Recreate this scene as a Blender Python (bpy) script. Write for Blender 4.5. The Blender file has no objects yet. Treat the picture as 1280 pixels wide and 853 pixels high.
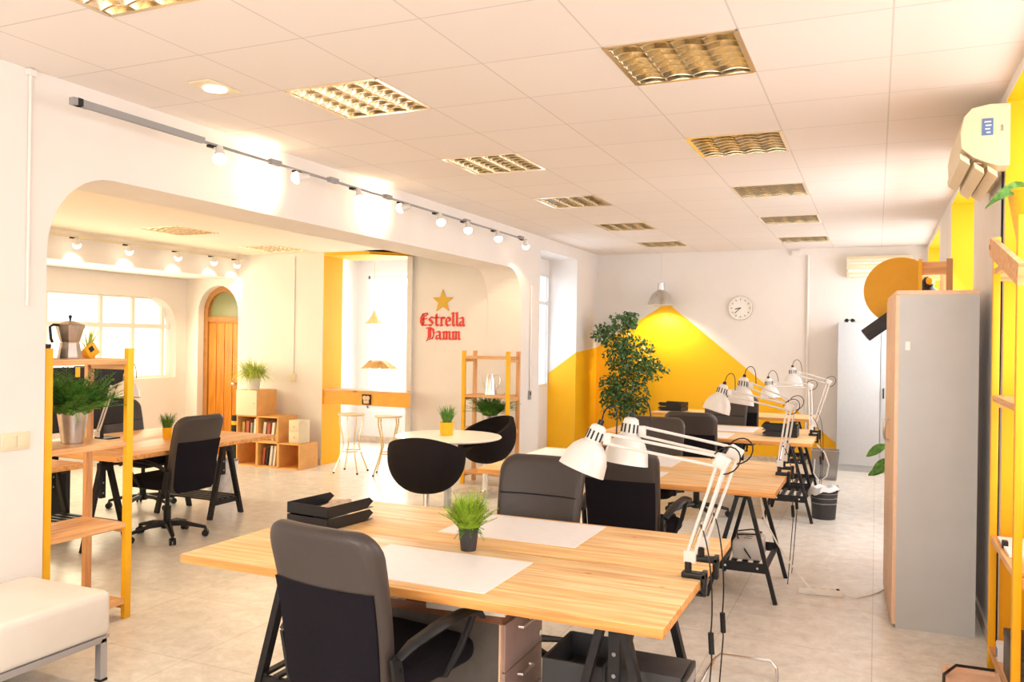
import bpy, bmesh, math, random
from mathutils import Vector, Matrix, geometry
R = math.radians
C = bpy.context.scene.collection
random.seed(7)

# ------------------------------------------------------------------ materials
def _new(name):
    m = bpy.data.materials.new(name); m.use_nodes = True
    nt = m.node_tree; b = nt.nodes['Principled BSDF']
    return m, nt, b

def mat(name, col, rough=0.5, metal=0.0, var=0.0, scale=20, bump=0.0, emit=None, es=0.0, alpha=1.0, trans=0.0, sheen=0.0, spec=None, coat=0.0):
    m, nt, b = _new(name)
    b.inputs['Roughness'].default_value = rough
    b.inputs['Metallic'].default_value = metal
    b.inputs['Base Color'].default_value = (*col, 1)
    if spec is not None: b.inputs['Specular IOR Level'].default_value = spec
    if coat: b.inputs['Coat Weight'].default_value = coat
    if sheen: b.inputs['Sheen Weight'].default_value = sheen
    if trans: b.inputs['Transmission Weight'].default_value = trans
    if alpha < 1: b.inputs['Alpha'].default_value = alpha
    tc = nt.nodes.new('ShaderNodeTexCoord')
    n = nt.nodes.new('ShaderNodeTexNoise'); n.inputs['Scale'].default_value = scale; n.inputs['Detail'].default_value = 3
    nt.links.new(tc.outputs['Object'], n.inputs['Vector'])
    v = max(var, 0.02)
    r = nt.nodes.new('ShaderNodeValToRGB')
    r.color_ramp.elements[0].color = (*[c * (1 - v) for c in col], 1)
    r.color_ramp.elements[1].color = (*[min(1, c * (1 + v)) for c in col], 1)
    r.color_ramp.elements[0].position = .3; r.color_ramp.elements[1].position = .7
    nt.links.new(n.outputs['Fac'], r.inputs['Fac']); nt.links.new(r.outputs['Color'], b.inputs['Base Color'])
    if bump:
        bp = nt.nodes.new('ShaderNodeBump'); bp.inputs['Strength'].default_value = bump; bp.inputs['Distance'].default_value = .003
        nt.links.new(n.outputs['Fac'], bp.inputs['Height']); nt.links.new(bp.outputs['Normal'], b.inputs['Normal'])
    if emit:
        b.inputs['Emission Color'].default_value = (*emit, 1); b.inputs['Emission Strength'].default_value = es
    return m

def wood(name, c1, c2, axis='X', strip=0.07, rough=0.45, knots=True):
    """pine boards: glued strips running along axis, with stretched grain and knots"""
    m, nt, b = _new(name); b.inputs['Roughness'].default_value = rough
    tc = nt.nodes.new('ShaderNodeTexCoord'); mp = nt.nodes.new('ShaderNodeMapping')
    if axis == 'Y': mp.inputs['Rotation'].default_value = (0, 0, R(90))
    if axis == 'Z': mp.inputs['Rotation'].default_value = (0, R(90), 0)
    nt.links.new(tc.outputs['Object'], mp.inputs['Vector'])
    br = nt.nodes.new('ShaderNodeTexBrick')
    br.inputs['Scale'].default_value = 1; br.inputs['Brick Width'].default_value = 3.7; br.inputs['Row Height'].default_value = strip
    br.inputs['Mortar Size'].default_value = 0.0008; br.offset = .37
    br.inputs['Color1'].default_value = (*c1, 1); br.inputs['Color2'].default_value = (*c2, 1)
    br.inputs['Mortar'].default_value = (*[x * .75 for x in c2], 1)
    nt.links.new(mp.outputs['Vector'], br.inputs['Vector'])
    m2 = nt.nodes.new('ShaderNodeMapping'); m2.inputs['Scale'].default_value = (1.6, 26, 26)
    nt.links.new(mp.outputs['Vector'], m2.inputs['Vector'])
    n = nt.nodes.new('ShaderNodeTexNoise'); n.inputs['Scale'].default_value = 1.5; n.inputs['Detail'].default_value = 5; n.inputs['Distortion'].default_value = .6
    nt.links.new(m2.outputs['Vector'], n.inputs['Vector'])
    r = nt.nodes.new('ShaderNodeValToRGB')
    r.color_ramp.elements[0].position = .33; r.color_ramp.elements[0].color = (.66, .42, .24, 1)
    r.color_ramp.elements[1].position = .62; r.color_ramp.elements[1].color = (1, 1, 1, 1)
    nt.links.new(n.outputs['Fac'], r.inputs['Fac'])
    mx = nt.nodes.new('ShaderNodeMix'); mx.data_type = 'RGBA'; mx.blend_type = 'MULTIPLY'; mx.inputs[0].default_value = .7
    nt.links.new(br.outputs['Color'], mx.inputs[6]); nt.links.new(r.outputs['Color'], mx.inputs[7])
    out = mx.outputs[2]
    if knots:
        m3 = nt.nodes.new('ShaderNodeMapping'); m3.inputs['Scale'].default_value = (1, 2.2, 2.2)
        nt.links.new(mp.outputs['Vector'], m3.inputs['Vector'])
        v = nt.nodes.new('ShaderNodeTexVoronoi'); v.inputs['Scale'].default_value = 3.2
        nt.links.new(m3.outputs['Vector'], v.inputs['Vector'])
        r2 = nt.nodes.new('ShaderNodeValToRGB')
        r2.color_ramp.elements[0].position = .02; r2.color_ramp.elements[0].color = (.42, .2, .08, 1)
        r2.color_ramp.elements[1].position = .07; r2.color_ramp.elements[1].color = (1, 1, 1, 1)
        nt.links.new(v.outputs['Distance'], r2.inputs['Fac'])
        mx2 = nt.nodes.new('ShaderNodeMix'); mx2.data_type = 'RGBA'; mx2.blend_type = 'MULTIPLY'; mx2.inputs[0].default_value = .8
        nt.links.new(out, mx2.inputs[6]); nt.links.new(r2.outputs['Color'], mx2.inputs[7]); out = mx2.outputs[2]
    nt.links.new(out, b.inputs['Base Color'])
    return m

def ceiling_mat(name, col, w, d):
    m, nt, b = _new(name); b.inputs['Roughness'].default_value = .9
    tc = nt.nodes.new('ShaderNodeTexCoord')
    br = nt.nodes.new('ShaderNodeTexBrick'); br.offset = 0; br.inputs['Scale'].default_value = 1
    br.inputs['Brick Width'].default_value = w; br.inputs['Row Height'].default_value = d; br.inputs['Mortar Size'].default_value = .005
    br.inputs['Mortar Smooth'].default_value = .4
    br.inputs['Color1'].default_value = (*col, 1); br.inputs['Color2'].default_value = (*[c * .975 for c in col], 1)
    br.inputs['Mortar'].default_value = (*[c * .76 for c in col], 1)
    nt.links.new(tc.outputs['Object'], br.inputs['Vector'])
    n = nt.nodes.new('ShaderNodeTexNoise'); n.inputs['Scale'].default_value = 300
    nt.links.new(tc.outputs['Object'], n.inputs['Vector'])
    bp = nt.nodes.new('ShaderNodeBump'); bp.inputs['Strength'].default_value = .12; bp.inputs['Distance'].default_value = .002
    nt.links.new(n.outputs['Fac'], bp.inputs['Height']); nt.links.new(bp.outputs['Normal'], b.inputs['Normal'])
    nt.links.new(br.outputs['Color'], b.inputs['Base Color'])
    return m

def floor_mat():
    m, nt, b = _new('terrazzo_floor'); b.inputs['Roughness'].default_value = .28
    tc = nt.nodes.new('ShaderNodeTexCoord')
    n = nt.nodes.new('ShaderNodeTexNoise'); n.inputs['Scale'].default_value = 9.0; n.inputs['Detail'].default_value = 10; n.inputs['Roughness'].default_value = .8; n.inputs['Distortion'].default_value = .5
    nt.links.new(tc.outputs['Object'], n.inputs['Vector'])
    r = nt.nodes.new('ShaderNodeValToRGB')
    r.color_ramp.elements[0].position = .3; r.color_ramp.elements[0].color = (.64, .585, .51, 1)
    r.color_ramp.elements[1].position = .62; r.color_ramp.elements[1].color = (.90, .87, .81, 1)
    nt.links.new(n.outputs['Fac'], r.inputs['Fac'])
    br = nt.nodes.new('ShaderNodeTexBrick'); br.offset = 0; br.inputs['Scale'].default_value = 1
    br.inputs['Brick Width'].default_value = .8; br.inputs['Row Height'].default_value = .8; br.inputs['Mortar Size'].default_value = .0025
    br.inputs['Color1'].default_value = (1, 1, 1, 1); br.inputs['Color2'].default_value = (.95, .95, .95, 1); br.inputs['Mortar'].default_value = (.72, .67, .62, 1)
    nt.links.new(tc.outputs['Object'], br.inputs['Vector'])
    mx = nt.nodes.new('ShaderNodeMix'); mx.data_type = 'RGBA'; mx.blend_type = 'MULTIPLY'; mx.inputs[0].default_value = 1
    nt.links.new(r.outputs['Color'], mx.inputs[6]); nt.links.new(br.outputs['Color'], mx.inputs[7])
    nt.links.new(mx.outputs[2], b.inputs['Base Color'])
    return m

M = dict(
    wall=mat('white_plaster', (.80, .755, .725), .85, var=.015, scale=3),
    yellow=mat('yellow_paint', (.95, .49, .001), .6, var=.03, scale=2),
    yellowwood=mat('yellow_lacquer', (.92, .47, .005), .45, var=.05, scale=9),
    floor=floor_mat(),
    ceil=ceiling_mat('ceiling_tile', (.82, .755, .715), .605, .6),
    ceil2=mat('side_ceiling_paint', (.84, .76, .66), .9),
    base=mat('baseboard_stone', (.62, .5, .38), .4, var=.15, scale=14),
    pinedge=wood('pine_edge', (.86, .45, .15), (.78, .37, .10), 'X'),
    pine=wood('pine_tabletop', (.95, .71, .38), (.90, .58, .25), 'X'),
    pineY=wood('pine_board_lengthwise', (.86, .52, .25), (.78, .42, .17), 'Y', .09),
    pineZ=wood('pine_post', (.84, .5, .25), (.76, .42, .18), 'Z', .05),
    pinew=wood('pine_board', (.86, .52, .25), (.78, .42, .17), 'X', .09),
    cubew=mat('beech_veneer', (.8, .42, .13), .5, var=.1, scale=8),
    black=mat('black_steel', (.012, .012, .015), .42, spec=.35, var=.1),
    blackwood=mat('black_stained_wood', (.016, .014, .016), .5, spec=.3, var=.2, scale=30),
    plastic=mat('black_plastic', (.011, .011, .013), .4, spec=.35),
    mesh=mat('black_chair_fabric', (.010, .008, .012), .95, spec=.15, var=.3, scale=300, bump=.4),
    vinyl=mat('charcoal_vinyl', (.052, .040, .036), .42, spec=.4, var=.06, scale=120, bump=.15),
    felt=mat('black_wool_felt', (.017, .013, .014), .95, spec=.1, var=.2, scale=250, bump=.5),
    chrome=mat('chrome', (.82, .82, .84), .15, 1.0),
    gold=mat('gilded_wire', (.87, .74, .45), .25, 1.0),
    steel=mat('galvanised_steel', (.66, .66, .68), .32, 1.0, var=.15, scale=14),
    alu=mat('cast_aluminium', (.62, .58, .55), .3, 1.0, var=.1, scale=30),
    mirror=mat('louvre_aluminium', (.97, .87, .68), .22, 1.0),
    white=mat('white_enamel', (.72, .70, .68), .3, coat=.3),
    whiteplastic=mat('white_plastic', (.84, .82, .78), .4),
    cream=mat('cream_plastic', (.78, .68, .48), .45),
    paper=mat('white_desk_mat', (.9, .87, .87), .45),
    leather=mat('white_leatherette', (.84, .79, .73), .4, var=.03, scale=6, bump=.1),
    leg=mat('satin_grey_metal', (.55, .55, .6), .35, .8),
    greypanel=mat('grey_melamine', (.5, .51, .52), .5, var=.03, scale=5),
    oak=mat('oak_edging', (.82, .55, .38), .5, var=.06, scale=18),
    lockm=mat('pale_grey_metal', (.60, .64, .69), .4),
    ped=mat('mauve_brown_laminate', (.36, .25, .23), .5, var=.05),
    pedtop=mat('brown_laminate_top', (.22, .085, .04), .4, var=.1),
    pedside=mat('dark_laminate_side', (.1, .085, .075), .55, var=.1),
    green=mat('spruce_leaf', (.09, .24, .03), .6, var=.5, scale=40),
    lime=mat('grass_leaf', (.34, .52, .04), .55, var=.4, scale=40),
    pale=mat('pale_grass_leaf', (.55, .65, .13), .55, var=.3, scale=40),
    ficus=mat('ficus_leaf', (.06, .14, .035), .38, var=.6, scale=25),
    bark=mat('bark', (.16, .1, .06), .9, var=.3, scale=40),
    soil=mat('soil', (.05, .035, .025), 1, var=.4, scale=80),
    darkpot=mat('dark_grey_pot', (.045, .04, .045), .5),
    terra=mat('terracotta', (.55, .22, .09), .8),
    door=wood('orange_oak_door', (.64, .25, .012), (.58, .21, .01), 'Z', .12, knots=False),
    doorf=mat('brown_door_frame', (.42, .19, .05), .55, var=.15, scale=12),
    doorglass=mat('green_frosted_glass', (.24, .25, .12), .25),
    red=mat('red_lettering', (.75, .03, .015), .5),
    star=mat('gold_star', (.62, .38, .04), .4, .2),
    sticker=mat('blue_sticker', (.1, .2, .45), .5),
    grey=mat('mid_grey', (.3, .3, .31), .5),
    dark=mat('dark_void', (.01, .01, .012), .6),
    pcside=mat('black_pc_case', (.035, .035, .04), .45, var=.1),
    bag=mat('white_bin_bag', (.85, .86, .9), .4, bump=.5, scale=30),
    netm=mat('grey_wire_mesh', (.3, .31, .33), .5, .6, alpha=.55),
    clockface=mat('clock_face', (.85, .82, .78), .5),
    bulb=mat('lit_bulb', (1, .95, .85), .4, emit=(1, .88, .68), es=7),
    pane=mat('daylit_frosted_pane', (.9, .9, .85), .5, emit=(1.0, .95, .8), es=.6),
    paneside=mat('daylit_window_pane', (.9, .92, .95), .5, emit=(.93, .96, 1.0), es=2.5),
    paneblue=mat('daylit_blue_pane', (.9, .92, .95), .5, emit=(.75, .87, 1.0), es=1.2),
    panefar=mat('daylit_white_pane', (.9, .92, .95), .5, emit=(1.0, .99, .95), es=2.2),
    brownprint=mat('brown_printed_paper', (.45, .33, .25), .6, var=.6, scale=25),
    gold_shade=mat('ochre_lamp_shade', (.75, .5, .2), .6),
    orangew=mat('orange_counter_wood', (.88, .42, .06), .5, var=.1, scale=7),
    magenta=mat('coloured_covers', (.55, .4, .33), .6, var=.8, scale=12),
)

# ------------------------------------------------------------------ mesh building
class MB:
    def __init__(s): s.v = []; s.f = []; s.m = []; s.cur = 0
    def add(s, vs, fs):
        o = len(s.v); s.v += [tuple(v) for v in vs]; s.f += [tuple(i + o for i in f) for f in fs]; s.m += [s.cur] * len(fs); return s
    def box(s, c, d, rot=None, bev=0.0):
        x, y, z = (k / 2 for k in d)
        if bev <= 0:
            vs = [Vector((a * x, b * y, e * z)) for a in (-1, 1) for b in (-1, 1) for e in (-1, 1)]
            fs = [(0, 1, 3, 2), (4, 6, 7, 5), (0, 4, 5, 1), (2, 3, 7, 6), (0, 2, 6, 4), (1, 5, 7, 3)]
        else:
            bm = bmesh.new(); bmesh.ops.create_cube(bm, size=1)
            for v in bm.verts: v.co = Vector((v.co.x * 2 * x, v.co.y * 2 * y, v.co.z * 2 * z))
            bmesh.ops.bevel(bm, geom=bm.edges[:], offset=min(bev, x * .9, y * .9, z * .9), segments=3, affect='EDGES', profile=.5)
            bm.verts.index_update(); vs = [v.co.copy() for v in bm.verts]; fs = [[v.index for v in f.verts] for f in bm.faces]; bm.free()
        if rot is not None:
            q = rot if isinstance(rot, Matrix) else Matrix.Rotation(rot, 3, 'Z'); vs = [q @ v for v in vs]
        c = Vector(c); return s.add([v + c for v in vs], fs)
    def bx(s, x0, x1, y0, y1, z0, z1, bev=0.0):
        return s.box(((x0 + x1) / 2, (y0 + y1) / 2, (z0 + z1) / 2), (abs(x1 - x0), abs(y1 - y0), abs(z1 - z0)), None, bev)
    def bar(s, a, b, w, h=None, up=(0, 0, 1)):
        a, b = Vector(a), Vector(b); h = h or w; d = (b - a); L = d.length; d.normalize(); u = Vector(up)
        if abs(d.dot(u)) > .98: u = Vector((0, 1, 0))
        r = d.cross(u).normalized(); u = r.cross(d).normalized()
        vs = [p + r * (i * w / 2) + u * (j * h / 2) for p in (a, b) for i, j in ((-1, -1), (1, -1), (1, 1), (-1, 1))]
        return s.add(vs, [(0, 1, 2, 3), (7, 6, 5, 4), (0, 4, 5, 1), (1, 5, 6, 2), (2, 6, 7, 3), (3, 7, 4, 0)])
    def tube(s, pts, r, seg=8, closed=False, flat=1.0):
        P = [Vector(p) for p in pts]; n = len(P); rings = []
        rr = r if isinstance(r, (list, tuple)) else [r] * n; up = None; vs = []
        for i in range(n):
            a = P[(i - 1) % n] if (closed or i) else P[i]; b = P[(i + 1) % n] if (closed or i < n - 1) else P[i]
            t = (b - a)
            t = t.normalized() if t.length > 1e-9 else Vector((0, 0, 1))
            if up is None:
                up = Vector((0, 0, 1)) if abs(t.z) < .9 else Vector((1, 0, 0))
            x = t.cross(up)
            if x.length < 1e-6: x = t.cross(Vector((0, 1, .01)))
            x.normalize(); up = x.cross(t).normalized()
            for k in range(seg):
                an = 2 * math.pi * k / seg; vs.append(P[i] + x * (math.cos(an) * rr[i]) + up * (math.sin(an) * rr[i] * flat))
        fs = []
        for i in range(n if closed else n - 1):
            j = (i + 1) % n
            for k in range(seg):
                k2 = (k + 1) % seg; fs.append((i * seg + k, i * seg + k2, j * seg + k2, j * seg + k))
        if not closed: fs += [tuple(range(seg))[::-1], tuple((n - 1) * seg + k for k in range(seg))]
        return s.add(vs, fs)
    def cyl(s, a, b, r0, r1=None, seg=16): return s.tube([a, b], [r0, r0 if r1 is None else r1], seg)
    def lathe(s, prof, c=(0, 0, 0), seg=24, axis=None, caps=True):
        """prof = [(r, z)...] about a local z axis; axis turns it"""
        q = Vector((0, 0, 1)).rotation_difference(Vector(axis).normalized()).to_matrix() if axis is not None else Matrix.Identity(3)
        c = Vector(c); vs = []; fs = []
        for r, z in prof:
            for k in range(seg):
                a = 2 * math.pi * k / seg; vs.append(c + q @ Vector((r * math.cos(a), r * math.sin(a), z)))
        for i in range(len(prof) - 1):
            for k in range(seg):
                k2 = (k + 1) % seg; fs.append((i * seg + k, i * seg + k2, (i + 1) * seg + k2, (i + 1) * seg + k))
        if caps:
            if prof[0][0] > 1e-4: fs.append(tuple(range(seg))[::-1])
            if prof[-1][0] > 1e-4: fs.append(tuple((len(prof) - 1) * seg + k for k in range(seg)))
        return s.add(vs, fs)
    def prism(s, poly, fn, d0, d1, capmat=None, sidemats=None):
        """poly in 2D, fn(u, v, depth) -> 3D"""
        n = len(poly); vs = [fn(u, v, d0) for u, v in poly] + [fn(u, v, d1) for u, v in poly]
        tri = geometry.tessellate_polygon([[Vector((u, v, 0)) for u, v in poly]])
        o = len(s.v); s.v += [tuple(x) for x in vs]
        for t in tri:
            s.f.append(tuple(o + i for i in t)); s.m.append(0 if capmat is None else capmat)
            s.f.append(tuple(o + n + i for i in t[::-1])); s.m.append(0 if capmat is None else capmat)
        for i in range(n):
            j = (i + 1) % n; s.f.append((o + i, o + j, o + n + j, o + n + i)); s.m.append(sidemats(i) if sidemats else s.cur)
        return s
    def cushion(s, outline, t, rnd, fn=None, rings=4, n_in=5):
        """soft slab: outline (x,z) list centred on 0, thickness along y"""
        prof = []
        for k in range(rings + 1):
            a = math.pi * k / (2 * rings); prof.append((rnd * (1 - math.sin(a)), -t / 2 + rnd * (1 - math.cos(a)) * 0 + rnd * (1 - math.sin(math.pi / 2 - a)) * 0 + (-0)))
        prof = []
        for k in range(rings + 1):
            a = math.pi / 2 * k / rings; prof.append((rnd * (1 - math.sin(a)), -t / 2 + rnd * (1 - math.cos(a))))
        for k in range(rings, -1, -1):
            a = math.pi / 2 * k / rings; prof.append((rnd * (1 - math.sin(a)), t / 2 - rnd * (1 - math.cos(a))))
        cx = sum(p[0] for p in outline) / len(outline); cz = sum(p[1] for p in outline) / len(outline)
        hw = max(abs(p[0] - cx) for p in outline); hz = max(abs(p[1] - cz) for p in outline)
        allr = []
        for k in range(n_in): f = (k + .02) / n_in; allr.append((f, None, -t / 2))
        seq = [('s', (k + .05) / n_in, -t / 2) for k in range(n_in)] + [('i', i, y) for i, y in prof] + [('s', (k + .05) / n_in, t / 2) for k in range(n_in - 1, -1, -1)]
        vs = []; n = len(outline)
        for kind, a, y in seq:
            for px, pz in outline:
                if kind == 's': fx = fz = a; X = cx + (px - cx) * (1 - rnd / hw) * a; Z = cz + (pz - cz) * (1 - rnd / hz) * a
                else: X = cx + (px - cx) * (1 - a / hw); Z = cz + (pz - cz) * (1 - a / hz)
                vs.append(fn(X, y, Z) if fn else (X, y, Z))
        fs = []
        for i in range(len(seq) - 1):
            for k in range(n):
                k2 = (k + 1) % n; fs.append((i * n + k, i * n + k2, (i + 1) * n + k2, (i + 1) * n + k))
        fs.append(tuple(range(n))[::-1]); fs.append(tuple((len(seq) - 1) * n + k for k in range(n)))
        return s.add(vs, fs)
    def move(s, v):
        s.v = [(a + v[0], b + v[1], c + v[2]) for a, b, c in s.v]; return s
    def build(s, name, m, parent=None, smooth=True, label=None):
        me = bpy.data.meshes.new(name); me.from_pydata([tuple(v) for v in s.v], [], s.f)
        ms = m if isinstance(m, (list, tuple)) else [m]
        for k in ms: me.materials.append(M[k] if isinstance(k, str) else k)
        for p, i in zip(me.polygons, s.m): p.material_index = min(i, len(ms) - 1)
        bm = bmesh.new(); bm.from_mesh(me); bmesh.ops.recalc_face_normals(bm, faces=bm.faces[:]); bm.to_mesh(me); bm.free()
        if smooth:
            me.shade_smooth()
            try: me.set_sharp_from_angle(angle=R(38))
            except Exception: pass
        o = bpy.data.objects.new(name, me); C.objects.link(o)
        if parent is not None: o.parent = parent
        if label: o['label'] = label
        return o

def rrect(w, h, r, n=6, r2=None, w2=None):
    """rounded rectangle outline centred on 0; r top radius, r2 bottom radius, w2 bottom width"""
    r2 = r if r2 is None else r2; w2 = w if w2 is None else w2; out = []
    for cx, cz, a0, rr in ((w / 2 - r, h / 2 - r, 0, r), (-w / 2 + r, h / 2 - r, 90, r), (-w2 / 2 + r2, -h / 2 + r2, 180, r2), (w2 / 2 - r2, -h / 2 + r2, 270, r2)):
        for k in range(n + 1):
            a = R(a0 + 90 * k / n); out.append((cx + rr * math.cos(a), cz + rr * math.sin(a)))
    fine = []
    for i, p in enumerate(out):
        q = out[(i + 1) % len(out)]; d = math.hypot(q[0] - p[0], q[1] - p[1]); m = max(1, int(d / .045))
        fine += [(p[0] + (q[0] - p[0]) * k / m, p[1] + (q[1] - p[1]) * k / m) for k in range(m)]
    return fine

def thing(name, label, cat, loc=(0, 0, 0), rz=0, group=None):
    o = bpy.data.objects.new(name, None); o.empty_display_size = .1; C.objects.link(o)
    o.location = loc; o.rotation_euler = (0, 0, rz); o['label'] = label; o['category'] = cat
    if group: o['group'] = group
    return o
def tag(o, label, cat, group=None, loc=None, rz=None):
    o['label'] = label; o['category'] = cat
    if group: o['group'] = group
    if loc is not None: o.location = loc
    if rz is not None: o.rotation_euler = (0, 0, rz)
    return o
def struct(o): o['kind'] = 'structure'; return o
def dup(root, label, loc, rz=0, group=None):
    def cp(o, parent):
        c = o.copy(); C.objects.link(c)
        if parent is not None: c.parent = parent
        for ch in list(o.children): cp(ch, c)
        return c
    r = cp(root, None); r.location = loc; r.rotation_euler = (0, 0, rz); r['label'] = label
    if group: r['group'] = group
    return r

# ------------------------------------------------------------------ the setting
XL, XR, YB, H = -3.95, 0.60, 12.2, 2.995     # main room
T = 0.45
b = MB(); b.bx(-9.6, 1.2, -2.2, 12.8, -.1, 0); struct(b.build('floor', 'floor', smooth=False))
# main ceiling, one face per tile, open where the louvre lights sit
X0, Y0, TW, TD = -3.585, -2.39, .605, .6
cells = set(); lights_at = []
for j in (7, 10, 13, 16, 19, 22): lights_at.append((1, j))
for j in (10, 13, 16, 19, 22): lights_at.append((4, j))
b = MB()
for i in range(-1, 8):
    for j in range(0, 25):
        if (i, j) in lights_at: continue
        xa = X0 + i * TW; xb = xa + TW; ya = Y0 + j * TD; yb = ya + TD
        if i == 1 and j == 8: ya += .1
        xa = max(xa, XL - .02); xb = min(xb, XR + .02); ya = max(ya, -2.2); yb = min(yb, YB + .02)
        if xb - xa < .01 or yb - ya < .01: continue
        b.add([(xa - X0, ya - Y0, 0), (xb - X0, ya - Y0, 0), (xb - X0, yb - Y0, 0), (xa - X0, yb - Y0, 0)], [(0, 3, 2, 1)])
        b.add([(xa - X0, ya - Y0, .02), (xb - X0, ya - Y0, .02), (xb - X0, yb - Y0, .02), (xa - X0, yb - Y0, .02)], [(0, 1, 2, 3)])
xa, xb = X0 + TW, X0 + 2 * TW; b.add([(xa - X0, 4.2, 0), (xb - X0, 4.2, 0), (xb - X0, 4.3, 0), (xa - X0, 4.3, 0)], [(0, 3, 2, 1)])
me = b.build('ceiling', 'ceil', smooth=False); me.location = (X0, Y0, H); struct(me)
b = MB(); b.bx(-9.6, 1.3, -2.3, 12.9, H + .2, H + .3); struct(b.build('ceiling_slab', 'wall', smooth=False))

# left wall with the wide arch and the deep window niche
def arc(cx, cz, rx, rz_, a0, a1, n=10): return [(cx + rx * math.cos(R(a0 + (a1 - a0) * k / n)), cz + rz_ * math.sin(R(a0 + (a1 - a0) * k / n))) for k in range(n + 1)]
poly = [(-2.2, 0), (2.96, 0)] + arc(3.36, 2.08, .40, .44, 180, 90) + arc(8.86, 2.10, .38, .42, 90, 0) + [(9.24, 0), (9.84, 0), (9.84, 2.83), (11.26, 2.83), (11.26, 0), (12.2, 0), (12.2, H + .1), (-2.2, H + .1)]
b = MB(); b.prism(poly, lambda u, v, d: (d, u, v), XL - T, XL)
b.cur = 1   # yellow paint carried over from the back wall
e = .0015
b.add([(XL + e, 11.26, 0), (XL + e, 12.2, 0), (XL + e, 12.2, 1.57), (XL + e, 11.26, 1.50)], [(0, 1, 2, 3)])
b.add([(XL, 11.26 - e, 0), (XL, 11.26 - e, 1.50), (XL - T, 11.26 - e, 1.17), (XL - T, 11.26 - e, 0)], [(0, 1, 2, 3)])
struct(b.build('wall_left', ['wall', 'yellow'], smooth=False))
# niche window
b = MB(); b.bx(XL - T - .06, XL - T + .02, 9.8, 11.3, 0, 1.0); b.bx(XL - T - .06, XL - T + .02, 9.8, 11.3, 2.6, 2.9); b.bx(XL - T - .06, XL - T, 11.2, 11.4, 0, 2.9)
struct(b.build('wall_niche', 'wall', smooth=False))
w = MB()
for yy in (9.86, 10.54, 11.235): w.bx(XL - T, XL - T + .03, yy - .025, yy + .025, 1.0, 2.62)
for zz in (1.02, 2.2, 2.6): w.bx(XL - T - .002, XL - T + .034, 9.84, 11.26, zz - .025, zz + .025)
wo = struct(w.build('window_1', 'white', smooth=False))
p = MB(); p.bx(XL - T - .02, XL - T - .01, 9.84, 11.26, 1.0, 2.62); p.build('window_pane', 'paneblue', wo, smooth=False)

# right wall with the yellow window niches
niches = [(-.9, 1.5), (3.0, 4.95), (6.46, 8.35), (9.86, 12.0)]
poly = [(-2.2, 0)]; ysides = set()
for a, c in niches:
    k = len(poly); poly += [(a, 0.0), (a, 2.93), (c, 2.93), (c, 0.0)]; ysides |= {k, k + 1, k + 2}
poly += [(12.4, 0), (12.4, H + .1), (-2.2, H + .1)]
b = MB(); b.prism(poly, lambda u, v, d: (d, u, v), XR, XR + .38, sidemats=lambda i: 1 if i in ysides else 0)
struct(b.build('wall_right', ['wall', 'yellow'], smooth=False))
for n, (a, c) in enumerate(niches):
    b = MB(); b.bx(XR + .36, XR + .42, a, c, 0, .85); b.bx(XR + .30, XR + .38, a, c, .85, .88)
    struct(b.build('trim_%d' % (n + 5), ['yellow'], smooth=False))
    w = MB()
    for yy in (a + .03, (a + c) / 2, c - .03): w.bx(XR + .33, XR + .37, yy - .03, yy + .03, .88, 2.93)
    for zz in (.91, 2.3, 2.9): w.bx(XR + .325, XR + .365, a, c, zz - .03, zz + .03)
    wo = struct(w.build('window_%d' % (n + 2), 'white', smooth=False))
    p = MB(); p.bx(XR + .375, XR + .38, a, c, .88, 2.93); p.build('window_pane', 'paneside', wo, smooth=False)
# back wall with its painted yellow gable
b = MB(); b.bx(XL - .5, 1.2, YB, YB + .2, 0, H + .1); b.cur = 1
yy = YB - e
b.add([(XL, yy, 0), (XL, yy, 1.57), (-2.855, yy, 2.255), (-.11, yy, 0)], [(0, 1, 2, 3)])
struct(b.build('wall_back', ['wall', 'yellow'], smooth=False))
# wall behind the photographer, with an unseen window added for light
poly = [(XL - .5, 0), (XR + .5, 0), (XR + .5, H + .1), (XL - .5, H + .1)]
b = MB(); b.bx(XL - .5, XR + .5, -2.4, -2.2, 0, .8); b.bx(XL - .5, XR + .5, -2.4, -2.2, 2.6, H + .1)
b.bx(XL - .5, XL + .4, -2.4, -2.2, .8, 2.6); b.bx(XR - .4, XR + .5, -2.4, -2.2, .8, 2.6)
struct(b.build('wall_front', 'wall', smooth=False))
w = MB()
for xx in (XL + .43, -2.3, -1.1, XR - .43): w.bx(xx - .03, xx + .03, -2.3, -2.24, .8, 2.6)
for zz in (.83, 2.57): w.bx(XL + .4, XR - .4, -2.3, -2.24, zz - .03, zz + .03)
wo = struct(w.build('window_6', 'white', smooth=False))
p = MB(); p.bx(XL + .4, XR - .4, -2.32, -2.31, .8, 2.6)
M['addedpane'] = mat('added_front_glow', (.9, .9, .9), .5, emit=(1, .93, .86), es=1.4)  # glow added to light the room from behind the camera
p.build('window_pane', 'addedpane', wo, smooth=False)

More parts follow.
